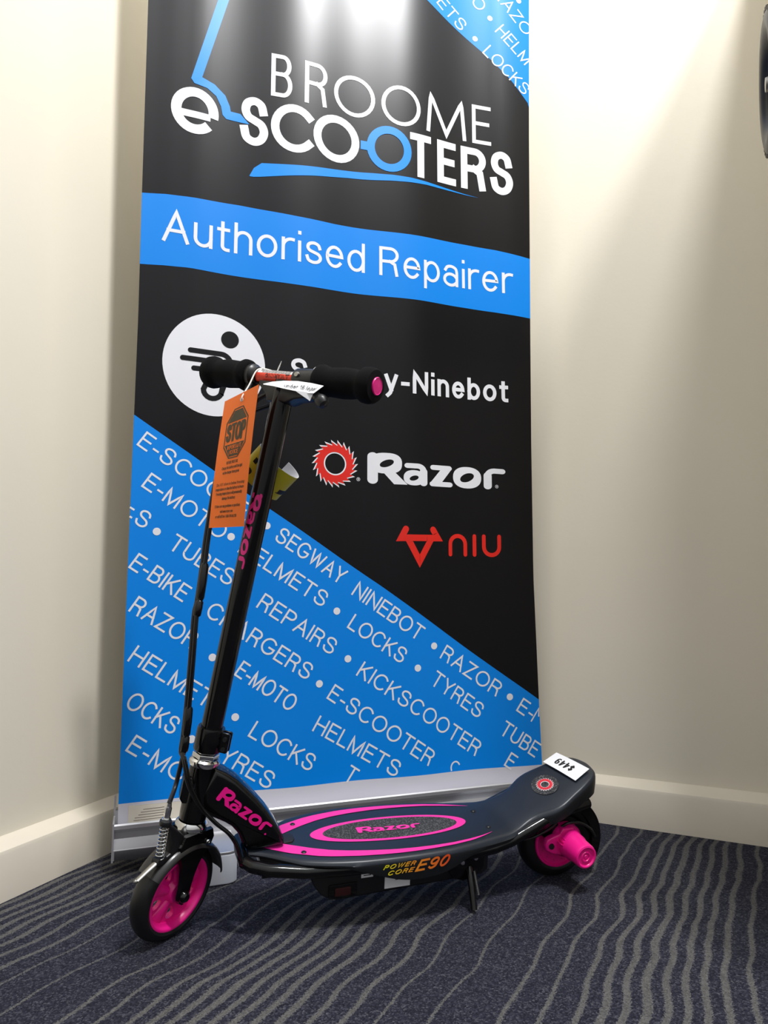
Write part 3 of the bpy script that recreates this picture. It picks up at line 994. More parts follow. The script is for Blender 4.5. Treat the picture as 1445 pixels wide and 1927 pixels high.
ZBK = [(-.06, .150), (-.03, .146), (0, .136), (.05, .116), (.09, .102), (.13, .097), (.17, .0965), (.1952, .0950), (.2137, .0858), (.2402, .077), (.2796, .0742), (.3054, .0765), (.3438, .0875), (.3765, .0985), (.40, .1020), (.52, .1035)]
def zbot(x):
    return sum(lerp(x + d * .004, ZBK) for d in range(-3, 4)) / 7
def ring_at(x):
    wd, zt, zb = max(.0004, wid(x)), ztop(x), zbot(x)
    r = min(.0045, wd * .5)
    half = [(0, zt + .0004), (wd * .5, zt + .0003), (wd - r - min(.004, wd * .1), zt), (wd - r, zt - .0006), (wd - r * .35, zt - .0022), (wd, zt - .0065), (wd + .0006, zt * .5 + zb * .5), (wd - .001, zb + .001), (wd - .006 * min(1, wd / .03), zb)]
    o_ = yo(x)
    L_ = [Vector((x, o_ + y, z)) for y, z in half]
    R_ = [Vector((x, o_ - y, z)) for y, z in reversed(half[1:])]
    return L_ + R_
mb = MB()
xs = [-.0529, -.0525, -.0515, -.0495, -.047, -.043, -.038, -.033, -.027, -.02]
x = -.012
while x < .519:
    xs.append(x)
    x += .008
rings = [ring_at(x) for x in xs]
n = len(rings[0])
mb.loft(rings, DECK)
# side faces are the same moulding, their shade painted in as a darker colour
i_side = mb.mi(DECKSHADE)
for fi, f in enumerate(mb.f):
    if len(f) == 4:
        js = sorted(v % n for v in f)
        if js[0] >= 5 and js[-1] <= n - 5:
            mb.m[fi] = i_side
def dt(x, y, o=.0008):
    return Vector((x, y + yo(x), ztop(x) + o))
def band(outer, inner, m, sgn, o):
    n = 40
    xa = [.5 - (.5 - .146) * k / n for k in range(n + 1)]
    vs = []
    for x in xa:
        vs += [dt(x, sgn * lerp(x, inner), o), dt(x, sgn * lerp(x, outer), o)]
    mb.add(vs, [(2 * i, 2 * i + 1, 2 * i + 3, 2 * i + 2) for i in range(n)], m)
OUT = [(.146, .0442), (.165, .052), (.185, .059), (.218, .066), (.25, .070), (.28, .0722), (.306, .0728), (.33, .0722), (.3636, .0695), (.40, .063), (.4215, .057), (.4551, .0425), (.4658, .036), (.505, .009)]
INN = [(.146, .0438), (.165, .0495), (.19, .0550), (.218, .0600), (.25, .0625), (.28, .063), (.31, .062), (.345, .058), (.375, .0525), (.40, .0455), (.428, .0330), (.455, .018), (.465, .012), (.48, .006), (.505, .002)]
for sg in (1, -1):
    band(OUT, INN, PINKP, sg, .0009)
OC = .2959
oa_ = [(OC + .1246 * cos(2 * pi * k / 72), .0350 * sin(2 * pi * k / 72)) for k in range(72)]
ia_ = [(OC - .0020 + .1072 * cos(2 * pi * k / 72), .0295 * sin(2 * pi * k / 72)) for k in range(72)]
ringp(mb, oa_, ia_, PINKP, lambda x, y: dt(x, y, .0009))
fanpoly(mb, (OC, 0), ia_, GRIT, lambda x, y: dt(x, y, .0010))
razor_word(mb, PINKP, lambda a, b: dt(.3485 - a, .0085 - b, .0016), 0, 0, .1015, .0175, GRIT)
# rear badge
disc(mb, .0249, -.002, .0190, .0285, GRIT, lambda x, y: dt(x, y, .0012), 40)
saw_gear(mb, REDG, PAPER, None, lambda x, y, l: dt(.0249 - y * .68, x - .002, .0016 + .0004 * l), .0192)
# side lettering
def sd(x, z):
    return Vector((x, yo(x) + wid(x) + .0013, z))
def side_text(s, x0, z0, x1, z1, cap, w, sh=.32, sp=.12):
    d = sqrt((x0 - x1) ** 2 + (z1 - z0) ** 2)
    ca, sa = (x0 - x1) / d, (z1 - z0) / d
    text(mb, s, FADE, lambda a, b: sd(x0 - a * ca + b * sa, z0 + a * sa + b * ca), cap, w, sp, 0, 0, d, shear=sh)
side_text('POWER', .3345, .0965, .2875, .0985, .0066, .21)
side_text('CORE', .3285, .0878, .2905, .0893, .0066, .21)
side_text('E90', .2865, .0884, .2370, .0905, .0165, .19, .34, .07)
deck = mb.build('deck', ROOT, angle=50)
for px, py in ((.439, .043), (.439, -.040), (.1445, .0285), (.1445, -.025)):
    mb = MB()
    mb.lathe([(.0001, .0016), (.0025, .0015), (.0036, .0007), (.0040, 0)], dt(px, py, .0008), (0, 0, 1), SATIN, 18)
    mb.lathe([(.0001, .0018), (.0015, .0018), (.0015, .0012)], dt(px, py, .0008), (0, 0, 1), INK, 6)
    mb.build('screw', deck)
# deck slot behind the neck
mb = MB()
mb.prism([(.449, -.018), (.465, -.020), (.465, .008), (.449, .006), (.445, -.001), (.445, -.011)], (0, 0, 1), (1, 0, 0), (0, 1, 0), (0, 0, 0), .108, .1135, INK, .001)
mb.build('neck_boot', deck)
# ---- frame rails
for sg in (1, -1):
    mb = MB()
    pts = [(.522, .028, .106), (.512, .042, .104), (.49, .052, .101), (.44, .060, .096), (.38, .060, .092), (.28, .058, .088), (.18, .055, .087), (.145, .055, .090), (.115, .054, .097), (.09, .053, .107), (.06, .052, .119), (.03, .050, .129), (.0, .048, .134), (-.03, .042, .136)]
    mb.tube([(a, sg * b, c) for a, b, c in pts], .0088, GLOSS, 14)
    mb.build('frame_rail', ROOT)
mb = MB()
mb.tube([(.521, .034, .106), (.523, 0, .106), (.521, -.034, .106)], .0088, GLOSS)
mb.box((.42, -.054, .090), (.50, .054, .104), GLOSS, .003)
mb.build('front_crossmember', ROOT)
# ---- battery case
mb = MB()
prof = [(.150, .095), (.425, .095), (.432, .086), (.426, .068), (.415, .052), (.402, .044), (.388, .041), (.16, .047), (.15, .054)]
mb.prism(prof, (0, 1, 0), (1, 0, 0), (0, 0, 1), (0, 0, 0), -.050, .050, SATIN, .005)
batt = mb.build('battery_case', ROOT, angle=40)
mb = MB()
mb.box((.362, .049, .046), (.404, .0525, .066), GLOSS, .001)
mb.box((.372, .0520, .050), (.395, .0542, .062), SWRED, .001)
tag(mb.build('power_switch', batt), 'dark red rocker switch')
mb = MB()
mb.box((.280, .0500, .0490), (.3195, .0508, .0760), PAPER, .0001)
stroke(mb, [(.296, .0605), (.303, .0605), (.2995, .067), (.296, .0605)], .0009, INK, lambda a, b: Vector((a, .0510, b)))
tag(mb.build('sticker', batt, smooth=False), 'white warning sticker')
mb = MB()
mb.box((.338, .0500, .070), (.356, .0508, .0830), PAPER, .0001)
stroke(mb, [(.342, .0735), (.352, .0735)], .0012, INK, lambda a, b: Vector((a, .0510, b)))
tag(mb.build('sticker', batt, smooth=False), 'small white sticker')
mb = MB()
mb.box((.205, .0500, .062), (.265, .0508, .078), ALUD, .0001)
tag(mb.build('sticker', batt, smooth=False), 'grey data sticker')
# ---- neck
mb = MB()
npoly = [(.5650, .2350), (.5493, .2270), (.5333, .2155), (.5171, .1992), (.5036, .1845), (.4899, .1677), (.4791, .1525), (.4696, .1360), (.4639, .1240), (.4629, .1150), (.500, .1125), (.5180, .1150), (.5240, .1250), (.5306, .1400), (.5390, .1500), (.548, .1562), (.5623, .1640), (.5763, .1695), (.592, .1725)]
mb.prism(npoly, (0, 1, 0), (1, 0, 0), (0, 0, 1), (0, 0, 0), -.0200, .0200, GLOSS, .009, 5)
nd = Vector((-.0780, -.0626)).normalized()
razor_word(mb, PINK, lambda a, b: Vector((a, .0207, b)), .5632, .1938, .0925, .0215, GLOSS, (nd.x, nd.y), (nd.y * -1 * -1 * -1, nd.x * -1) if False else (nd.y, -nd.x))
disc(mb, .4920, .1362, .0014, .0014, PINK, lambda a, b: Vector((a, .0207, b)), 12)
neck = mb.build('neck', ROOT, angle=50)
mb = MB()
mb.lathe([(.0001, -.0022), (.0022, -.0022), (.0026, 0)], (.5945, .0165, .2080), (0, -1, 0), CHROME, 14)
mb.build('rivet', neck)
# ---- head tube and bearings
mb = MB()
mb.lathe([(.0001, -.080), (.0185, -.080), (.0190, -.070), (.0188, -.01), (.0185, -.002), (.0001, -.002)], B0, AX, GLOSS, 40)
for sg in (0,):
    mb.prism([(.0, -.056), (.020, -.056), (.0245, -.050), (.0245, -.024), (.020, -.020), (.0, -.020)], (0, 1, 0), F0, AX, B0, -.013, .013, GLOSS, .002)
head = mb.build('head_tube', ROOT, angle=35)
mb = MB()
mb.lathe([(.012, -.004), (.0205, -.004), (.0218, -.001), (.0215, .003), (.0185, .0055), (.017, .0055)], B0, AX, CHROME, 40)
mb.build('bearing_cup', head, angle=35)
mb = MB()
mb.lathe([(.012, -.082), (.0190, -.082), (.0220, -.086), (.0225, -.093), (.0205, -.0975), (.012, -.0975)], B0, AX, CHROME, 40)
mb.build('bearing_cup', head, angle=35)
mb = MB()
for z0, z1, r in ((.0055, .0125, .0185), (.0135, .0215, .0175)):
    mb.prism([(r * cos(pi / 3 * k + .3), r * sin(pi / 3 * k + .3)) for k in range(6)], AX, FW, LF, B0, z0, z1, CHROME, .001)
mb.build('lock_nut', head, angle=30)
# ---- stem
def cyl(mb, r, t0, t1, m, n=36, o=(0, 0)):
    mb.lathe([(.0001, t0), (r, t0), (r, t1), (.0001, t1)], S(o[0], o[1], 0), AX, m, n, FW)
mb = MB()
cyl(mb, .0150, .02, .545, GLOSS)
R_ = .01535
def onstem(a, b):   # a runs down the stem, b across towards the rider's left
    ph = b / R_ + .26
    return B0 + AX * (.382 - a) + FW * R_ * cos(ph) + LF * R_ * sin(ph)
razor_word(mb, PINKD, onstem, 0, -.008, .108, .0165, GLOSS)
stem = mb.build('stem', ROOT, angle=40)
mb = MB()
mb.lathe([(.0148, .016), (.0186, .016), (.0196, .019), (.0196, .046), (.0186, .049), (.0148, .049)], B0, AX, GLOSS, 36, closed_prof=True)
# clamp ears with bolts, at the back towards the viewer's right
cd = Vector((-.86, .40, 0)); cd = (cd - AX * cd.dot(AX)).normalized(); ce = AX.cross(cd)
for o_ in (-.0065, .0035):
    mb.prism([(.014, .0185), (.028, .0185), (.030, .0205), (.030, .0445), (.028, .0465), (.014, .0465)], ce, cd, AX, B0, o_, o_ + .004, GLOSS, .001)
clamp = mb.build('clamp_collar', stem, angle=35)
for tz in (.0245, .0385):
    mb = MB()
    mb.lathe([(.0001, .0125), (.0024, .0125), (.003, .011), (.003, -.0105), (.0001, -.0105)], B0 + cd * .0245 + AX * tz, ce, SATIN, 14)
    mb.build('bolt', clamp)
# ---- handlebar
BT_ = .550
def bar(x, y, t):
    return S(x, y, BT_ + t)
mb = MB()
mb.tube([bar(0, -.150, 0), bar(0, .146, 0)], .0096, GLOSS, 28)
hbar = mb.build('handlebar', ROOT, angle=40)
# bracket between bar and stem
mb = MB()
mb.prism([(-.038, -.008), (-.038, -.014), (-.022, -.027), (-.0165, -.037), (.0165, -.037), (.030, -.031), (.060, -.025), (.068, -.017), (.064, -.008)], FW, LF, AX, S(0, 0, BT_), -.014, .014, SATIN, .003)
mb.build('handlebar_bracket', ROOT, angle=40)
def onbar(y, a, r=.0102):    # a = angle round the bar from its front
    return bar(r * cos(a), y, r * sin(a))
mb = MB()
def sleeve(y0, y1, a0, a1, r, m):
    n = 12
    vs = []
    for k in range(n + 1):
        a = a0 + (a1 - a0) * k / n
        vs += [onbar(y0, a, r), onbar(y1, a, r)]
    mb.add(vs, [(2 * i, 2 * i + 1, 2 * i + 3, 2 * i + 2) for i in range(n)], m)
sleeve(-.050, .0165, radians(-60), radians(22), .0100, REDL)
sleeve(-.050, .0165, radians(22), radians(110), .0100, PAPER)
# upside-down from here: it is read from the rider's side
text(mb, 'WARNING', INK, lambda a, b: onbar(.0030 - a, radians(17) - b / .0102, .0103), .0062, .15, .15, 0, 0, .034)
stroke(mb, [(0, 0), (.006, 0), (.003, .0058), (0, 0)], .0012, INK, lambda a, b: onbar(.0115 - a, radians(17) - b / .0102, .0103))
for r_ in range(4):
    y_ = .012
    a_ = radians(30 + r_ * 14)
    while y_ > -.040:
        l_ = random.uniform(.003, .007)
        stroke(mb, [(y_, 0), (y_ - l_, 0)], .0012, GREYT, lambda a, b: onbar(a, a_ + b / .0102, .0103))
        y_ -= l_ + .0016
tag(mb.build('warning_label', hbar, angle=60), 'red and white warning label')
# grips
gp = [(.0112, .0), (.0215, .0), (.0255, .004), (.0265, .010), (.0245, .016), (.0225, .022), (.0232, .035), (.0240, .048), (.0232, .062), (.0215, .072), (.0230, .077), (.0268, .082), (.0278, .089), (.0268, .096), (.0240, .1005), (.0125, .1015)]
for sg, y0, ln in ((1, .0560, .0955), (-1, .0680, .0850)):
    mb = MB()
    q = [(r * .88, h * ln / .1015) for r, h in gp]
    mb.lathe(q + [(.0001, q[-1][1])], bar(0, sg * y0, 0), LF * sg, FOAM, 44, FW)
    g = mb.build('foam_grip', hbar, angle=50)
    mb = MB()
    mb.lathe([(.0116, -.001), (.0120, .001), (.0112, .0022), (.0105, .0016), (.0001, .0020)], bar(0, sg * (y0 + ln), 0), LF * sg, PINK, 36, FW)
    tag(mb.build('end_plug', g, angle=40), 'hot pink end plug')
# brake lever
mb = MB()
mb.lathe([(.0096, .0195), (.0145, .0195), (.0156, .022), (.0160, .050), (.0150, .055), (.0096, .055)], bar(0, 0, 0), LF, SATIN, 30, FW, closed_prof=True)
mb.box((-.006, .024, -.020), (.010, .056, .002), SATIN, .006, lambda p: bar(*p))
lever = mb.build('brake_lever', hbar, angle=40)
mb = MB()
mb.tube([bar(.000, .046, -.014), bar(.014, .060, -.020), bar(.026, .076, -.0255), bar(.029, .087, -.0305)], [.0085, .0078, .0066, .0062], SATIN, 14)
mb.lathe([(.0001, -.009), (.006, -.007), (.0088, -.002), (.0092, .003), (.0070, .008), (.0001, .0095)], bar(.030, .0905, -.0325), (LF * .75 - AX * .6), SATIN, 18)
mb.build('lever_blade', lever, angle=50)
mb = MB()
mb.lathe([(.0001, .0032), (.0032, .003), (.0042, .001), (.0042, 0)], bar(.0152, .030, .003), FW, STEEL, 14)
mb.build('clamp_screw', lever)
# throttle clamp on the other side
mb = MB()
mb.lathe([(.0096, -.069), (.0160, -.069), (.0172, -.066), (.0172, -.060), (.0142, -.057), (.0132, -.051), (.0096, -.051)], bar(0, 0, 0), LF, SATIN, 30, FW, closed_prof=True)
mb.prism([(.004, -.004), (.010, -.016), (.010, -.032), (.002, -.036), (-.008, -.030), (-.010, -.010)], LF, FW, AX, S(0, 0, BT_), -.067, -.054, SATIN, .003)
mb.build('throttle_housing', hbar, angle=40)
mb = MB()
mb.tube([bar(.004, -.054, -.046), bar(.004, -.038, -.032), bar(.002, -.022, -.022)], .0036, SATIN, 10)
mb.build('throttle_stay', hbar)
# ---- cables
def cspl(pts, n=5):
    out = []
    P = [pts[0]] + list(pts) + [pts[-1]]
    for i in range(1, len(P) - 2):
        p0, p1, p2, p3 = (Vector(q) for q in P[i - 1:i + 3])
        for k in range(n):
            t = k / n
            out.append(0.5 * (2 * p1 + (p2 - p0) * t + (2 * p0 - 5 * p1 + 4 * p2 - p3) * t * t + (3 * p1 - p0 - 3 * p2 + p3) * t ** 3))
    out.append(Vector(pts[-1]))
    return out
main = [(.5231, -.03, .7465), (.5521, -.03, .7137), (.57, -.03, .6366), (.5809, -.025, .5606), (.5855, -.02, .5157), (.5915, -.01, .4646), (.5954, -.005, .4432), (.5986, .005, .3789), (.6019, .012, .3222), (.605, .018, .2841), (.6071, .02, .2631), (.6106, .02, .2452)]
def SK(x, y, t):
    return B0 + FWK * x + LFK * y + AX * t
mb = MB()
mb.tube(cspl([tuple(bar(-.012, .036, -.016)), tuple(bar(-.019, .0, -.032)), tuple(bar(-.012, -.034, -.040))] + main[1:] + [(.6166, .02, .2165), tuple(SK(.0630, .012, -.040))]), .0032, SATIN, 10)
mb.build('brake_cable', ROOT)
mb = MB()
off = [(a + .004, b - .003, c) for a, b, c in main[:-1]]
mb.tube(cspl([tuple(bar(.006, -.056, -.04))] + off[1:] + [(.6072, .026, .2553), (.6006, .03, .2229), (.585, .03, .1921), (.5629, .03, .1654), (.5444, .03, .1484), (.5329, .03, .1306), (.5271, .032, .1146), (.5200, .034, .100)]), .0028, SATIN, 10)
mb.build('throttle_wire', ROOT)
mb = MB()
mb.tube(cspl([(a + .001, b + .003, c) for a, b, c in main[1:-1]] + [(.6050, .029, .2553), (.5975, .033, .2229), (.5810, .033, .1890), (.558, .033, .1624), (.5400, .033, .1454), (.5305, .034, .1286), (.5260, .036, .112), (.516, .038, .098)]), .0020, GLOSS, 8)
mb.build('spare_wire', ROOT)
def wrap(i, r):
    mb = MB()
    a, b = Vector(main[i]), Vector(main[i + 1])
    mb.tube([a, a.lerp(b, .08), a.lerp(b, .5), a.lerp(b, .92), b], [r * .75, r, r * 1.08, r, r * .75], GLOSS, 10)
    mb.build('cable_wrap', ROOT)
wrap(4, .0058)
wrap(5, .0056)
wrap(8, .0056)
wrap(9, .0054)
# ---- fork
FW, LF = FWK, LFK
WC = (.0083, 0, -.1781)
mb = MB()
mb.prism([(-.022, -.104), (-.018, -.0965), (.020, -.0965), (.032, -.101), (.036, -.1055)], LF, FW, AX, B0, -.022, .022, GLOSS, .004)
for sg in (1, -1):
    sec = [(-.092, 0, -.024, .030), (-.104, 0, -.029, .034), (-.116, 0, -.025, .034), (-.126, 0, -.016, .029), (-.138, 0, -.0095, .0235), (-.152, 0, -.0055, .0205), (-.166, 0, -.0035, .0190), (-.178, 0, -.0030, .0195), (-.1860, 0, .0000, .0165), (-.1895, 0, .0050, .0115)]
    rings = []
    for t, c, a, b in sec:
        y0, y1 = sg * (.0178 if t < -.122 else .015), sg * .0222
        rings.append([S(a, y0, t), S(a + .002, y1, t), S(b - .002, y1, t), S(b, y0, t)] if sg > 0 else [S(a, y0, t), S(b, y0, t), S(b - .002, y1, t), S(a + .002, y1, t)])
    mb.loft(rings, GLOSS)
fork = mb.build('fork', ROOT, angle=38)
for sg in (1, -1):
    mb = MB()
    mb.lathe([(.0001, .0062), (.0050, .0060), (.0074, .0035), (.0084, 0), (.0084, -.004)], S(.0083, sg * .0222, -.1781), LF * sg, GLOSS, 24, FW)
    mb.build('axle_nut', fork)
    mb = MB()
    mb.lathe([(.0012, .0016), (.0026, .0026), (.0034, .0012), (.0034, 0)], S(-.015, sg * .0230, -.1075), LF * sg, CHROME, 18, FW)
    mb.build('rivet', fork)
# ---- front wheel
def wheel(name, cen, axis, hint, R, hw, rim, parent, web=True):
    root = bpy.data.objects.new(name, None)
    COL.objects.link(root)
    root.parent = parent
    cr = hw
    mb = MB()
    pf = []
    for k in range(13):
        a = -pi / 2 + pi * k / 12
        pf.append((R - cr * .80 + cr * .80 * cos(a), cr * sin(a)))
    pf = [(rim - .001, -hw * .86), (rim + .003, -hw)] + pf + [(rim + .003, hw), (rim - .001, hw * .86)]
    mb.lathe(pf, cen, axis, RUBBER, 72, hint, closed_prof=True)
    mb.build('tyre', root, angle=50)
    return root
fwheel = wheel('front_wheel', S(*WC), LF, FW, .0661, .0158, .0505, ROOT)
mb = MB()
ri = .0505
for sg in (1, -1):
    mb.lathe([(ri, sg * .0138), (ri - .0025, sg * .0144), (ri - .0048, sg * .0132), (ri - .0085, sg * .004), (ri - .0085, 0)], S(*WC), LF, PINK, 72, FW)
# web with five spokes and five windows
for sg in (1, -1):
    mb.lathe([(.0001, sg * .0105), (.0125, sg * .0105), (.0142, sg * .0085), (.0165, sg * .0035), (.0185, sg * .0022)], S(*WC), LF, PINK, 40, FW)
NW, NR = 5, 8
def wpt(r, a, h):
    return S(WC[0] + r * cos(a), h, WC[2] + r * sin(a))
ph0 = radians(18)
for k in range(NW):
    a0 = ph0 + 2 * pi * k / NW
    # spoke ridge
    rings = []
    for j in range(NR + 1):
        r = .0135 + (.0430 - .0135) * j / NR
        t = j / NR
        hw_ = .0068 + .0100 * t * t
        th_ = .0080 - .0030 * t
        ctr = Vector((r * cos(a0), r * sin(a0)))
        tn = Vector((-sin(a0), cos(a0)))
        rg = []
        for q in range(16):
            b = 2 * pi * q / 16
            p = ctr + tn * hw_ * cos(b)
            rg.append(S(WC[0] + p.x, th_ * sin(b), WC[2] + p.y))
        rings.append(rg)
    mb.loft(rings, PINK)
    # web between spokes, leaving a tear-drop window
    am = a0 + pi / NW
    n = 40
    hole, outer = [], []
    for q in range(n):
        b = 2 * pi * q / n
        rr = .0305 + .0085 * cos(b)
        ww = (.0062 + .0024 * cos(b)) * sin(b)
        hole.append((rr * cos(am) - ww * sin(am), rr * sin(am) + ww * cos(am)))
        lr, la = .0300 + .0128 * cos(b) * min(1.0, 1 / max(abs(cos(b)), abs(sin(b)) + 1e-6)), pi / NW * sin(b) * min(1.0, 1 / max(abs(cos(b)), abs(sin(b)) + 1e-6)) * 1.0
        mxv = max(abs(cos(b)), abs(sin(b)))
        lr, la = .0300 + .0128 * cos(b) / mxv, pi / NW * sin(b) / mxv
        outer.append((lr * cos(am + la), lr * sin(am + la)))
    for hh in (.0030, -.0030):
        ringp(mb, outer, hole, PINK, lambda x, y: S(WC[0] + x, hh, WC[2] + y))
    mb.add([S(WC[0] + x, .0030, WC[2] + y) for x, y in hole] + [S(WC[0] + x, -.0030, WC[2] + y) for x, y in hole], [(i, (i + 1) % n, n + (i + 1) % n, n + i) for i in range(n)], PINK)
tag(mb.build('spoked_rim', fwheel, angle=45), 'hot pink five-spoke rim')
# ---- front fender, hugging the tyre
mb = MB()
fr_ = [(.0690, -.0140), (.0715, -.0125), (.0732, -.006), (.0740, .002), (.0738, .012), (.0722, .0200), (.0690, .0240), (.0655, .0250), (.0650, .0240), (.0680, .0230), (.0708, .0190), (.0724, .011), (.0726, .002), (.0718, -.006), (.0702, -.0120), (.0682, -.0130)]
e2_ = LF.cross(FW)
a_lo, a_hi = radians(34), radians(168)
# the lathe turns from FW towards LF x FW; work out the sign so that it passes over the top
sgn = 1 if e2_.dot(AX) > 0 else -1
mb.lathe(fr_, S(*WC), LF, FENDER, 44, FW, a0=sgn * a_lo, a1=sgn * a_hi, closed_prof=True)
fender = mb.build('front_fender', ROOT, angle=45)
# ---- brake arm, spring and adjuster
mb = MB()
mb.prism([(.018, -.098), (.062, -.0625), (.066, -.068), (.054, -.078), (.046, -.096), (.046, -.110), (.058, -.116), (.056, -.124), (.024, -.118)], LF, FW, AX, B0, .002, .018, SATIN, .003)
mb.lathe([(.0035, -.003), (.0078, -.003), (.0085, 0), (.0078, .003), (.0035, .003)], S(.0620, .012, -.0660), AX, SATIN, 20)
arm = mb.build('brake_caliper', ROOT, angle=40)
mb = MB()
mb.box((.050, .006, -.1215), (.066, .018, -.1125), SATIN, .002, lambda p: S(*p))
mb.tube([S(.058, .012, -.1155), S(.077, .012, -.1255), S(.091, .012, -.1335)], [.0024, .0021, .0019], STEEL, 10, sx=1.9)
mb.ball(S(.092, .012, -.134), .0028, STEEL)
mb.build('brake_arm', arm, angle=40)
mb = MB()
hel = []
T0, T1 = S(.0620, .012, -.0685), S(.0586, .012, -.1135)
dd = (T1 - T0)
ea, eb = frame_from(dd)
for k in range(9 * 16 + 1):
    t = k / (9 * 16)
    a = 2 * pi * 9 * t
    hel.append(T0 + dd * t + (ea * cos(a) + eb * sin(a)) * .0056)
mb.tube(hel, .00085, CHROME, 8)
mb.tube([T0, T1], .0012, STEEL, 8)
mb.build('return_spring', arm, angle=60)
mb = MB()
up_ = (S(.0626, .012, -.043) - S(.0620, .012, -.065)).normalized()
bs0 = S(.0620, .012, -.0640)
mb.lathe([(.0001, 0), (.0058, 0), (.0058, .004), (.0040, .0045), (.0044, .006), (.0046, .017), (.0036, .0195), (.0030, .0245), (.0001, .0245)], bs0, up_, CHROME, 8)
mb.build('cable_adjuster', arm, angle=25)
# ---- rear wheel and hub motor
RC = Vector((.004, 0, .0664))
rwheel = wheel('rear_wheel', RC, Vector((0, 1, 0)), (1, 0, 0), .0662, .0205, .045, ROOT)
mb = MB()
for sg in (1, -1):
    mb.lathe([(.0455, sg * .0175), (.0440, sg * .0205), (.0415, sg * .0212), (.0400, sg * .0175), (.020, sg * .0165), (.0001, sg * .0165)], RC, (0, 1, 0), PINK, 60)
for k in range(14):
    a = 2 * pi * k / 14
    c = RC + Vector((cos(a) * .034, .0168, sin(a) * .034))
    mb.lathe([(.0001, .0006), (.0014, .0006), (.0014, 0)], c, (0, 1, 0), PINKD, 8)
tag(mb.build('hub_disc', rwheel, angle=40), 'hot pink hub disc')
mb = MB()
mb.lathe([(.0260, .018), (.0275, .026), (.0268, .036), (.0235, .040), (.0215, .046), (.0212, .060), (.0196, .0625), (.0190, .084), (.0178, .0885), (.0155, .0895), (.0138, .0885), (.0132, .0872), (.0085, .0872), (.0078, .0882), (.0062, .0882), (.0055, .0870), (.0032, .0870), (.0026, .0880), (.0001, .0880)], RC + Vector((-.003, 0, .0073)), (0, 1, 0), PINK, 56)
# mounting ear towards the front
mb.prism([(.012, -.018), (.030, -.0135), (.041, -.006), (.0425, .002), (.040, .010), (.034, .013), (.020, .017), (.010, .020)], (0, 1, 0), (1, 0, 0), (0, 0, 1), RC + Vector((-.001, 0, .006)), .032, .044, PINK, .003)
mb.prism([(-.020, .012), (-.006, .026), (.012, .026), (.018, .016), (0, .008)], (0, 1, 0), (1, 0, 0), (0, 0, 1), RC + Vector((-.001, 0, .006)), .026, .044, PINK, .003)
for k in range(4):
    a = radians(105 + k * 11)
    mb.prism([(.0200, -.0008), (.0252, -.0008), (.0252, .0008), (.0200, .0008)], (0, 1, 0), (cos(a - 1.25), 0, sin(a - 1.25)), (-sin(a - 1.25), 0, cos(a - 1.25)), RC, .041, .056, PINK, .0004)
motor = mb.build('motor_housing', ROOT, angle=40)
tag(motor, 'hot pink motor housing')
mb = MB()
mb.lathe([(.0001, .002), (.0042, .002), (.0048, 0), (.0048, -.003)], RC + Vector((.0315, .0442, .006)), (0, 1, 0), INK, 20)
mb.build('bolt', motor)
mb = MB()
for k in range(5):
    a = radians(-62 + k * 10)
    pass
mb.lathe([(.0001, .0015), (.0036, .0015), (.004, 0)], RC + Vector((-.004, .040, .0255)), (0, 1, .6), INK, 14)
mb.build('cap_screw', motor)
# dropout bars holding the axle
for sg in (1, -1):
    mb = MB()
    mb.prism([(.085, .106), (.06, .120), (.035, .124), (.012, .096), (-.010, .084), (-.014, .068), (-.004, .058), (.012, .058), (.05, .088)], (0, 1, 0), (1, 0, 0), (0, 0, 1), (0, 0, 0), sg * .0235 - (.003 if sg < 0 else 0), sg * .0265 + (.003 if sg > 0 else 0), GLOSS, .001)
    mb.build('axle_plate', ROOT, angle=35)
# fender below the raised tail
mb = MB()
fr2 = [(.0660, -.030), (.0735, -.0285), (.0765, -.018), (.0775, 0), (.0765, .018), (.0735, .0285), (.0560, .0300), (.0555, .0285), (.0715, .0265), (.0745, .016), (.0752, 0), (.0745, -.016), (.0715, -.0265), (.0645, -.028)]
mb.lathe(fr2, RC, (0, 1, 0), GLOSS, 40, (1, 0, 0), a0=-radians(205), a1=-radians(70), closed_prof=True)
rf = mb.build('rear_fender', ROOT, angle=45)
mb = MB()
mb.lathe([(.0250, .0260), (.0640, .0260), (.0660, .0245), (.0660, .0235), (.0250, .0235)], RC, (0, 1, 0), GLOSS, 30, (1, 0, 0), a0=-radians(196), a1=-radians(82), closed_prof=True)
mb.build('wheel_guard', rf, angle=35)
mb = MB()
mb.lathe([(.0001, .0018), (.003, .0018), (.0034, 0)], RC + Vector((-.0545, .0255, .0440)), (-.5, .6, .5), SATIN, 14)
mb.build('screw', rf)
# motor wire looping under the tail
mb = MB()
mb.tube(cspl([(.012, .036, .098), (.002, .040, .105), (-.018, .041, .103), (-.040, .038, .090), (-.055, .032, .072)]), .0024, SATIN, 10)
mb.tube(cspl([(.10, .046, .092), (.075, .045, .091), (.05, .044, .098), (.03, .041, .106), (.02, .036, .112)]), .0022, SATIN, 10)
mb.build('motor_wire', ROOT)
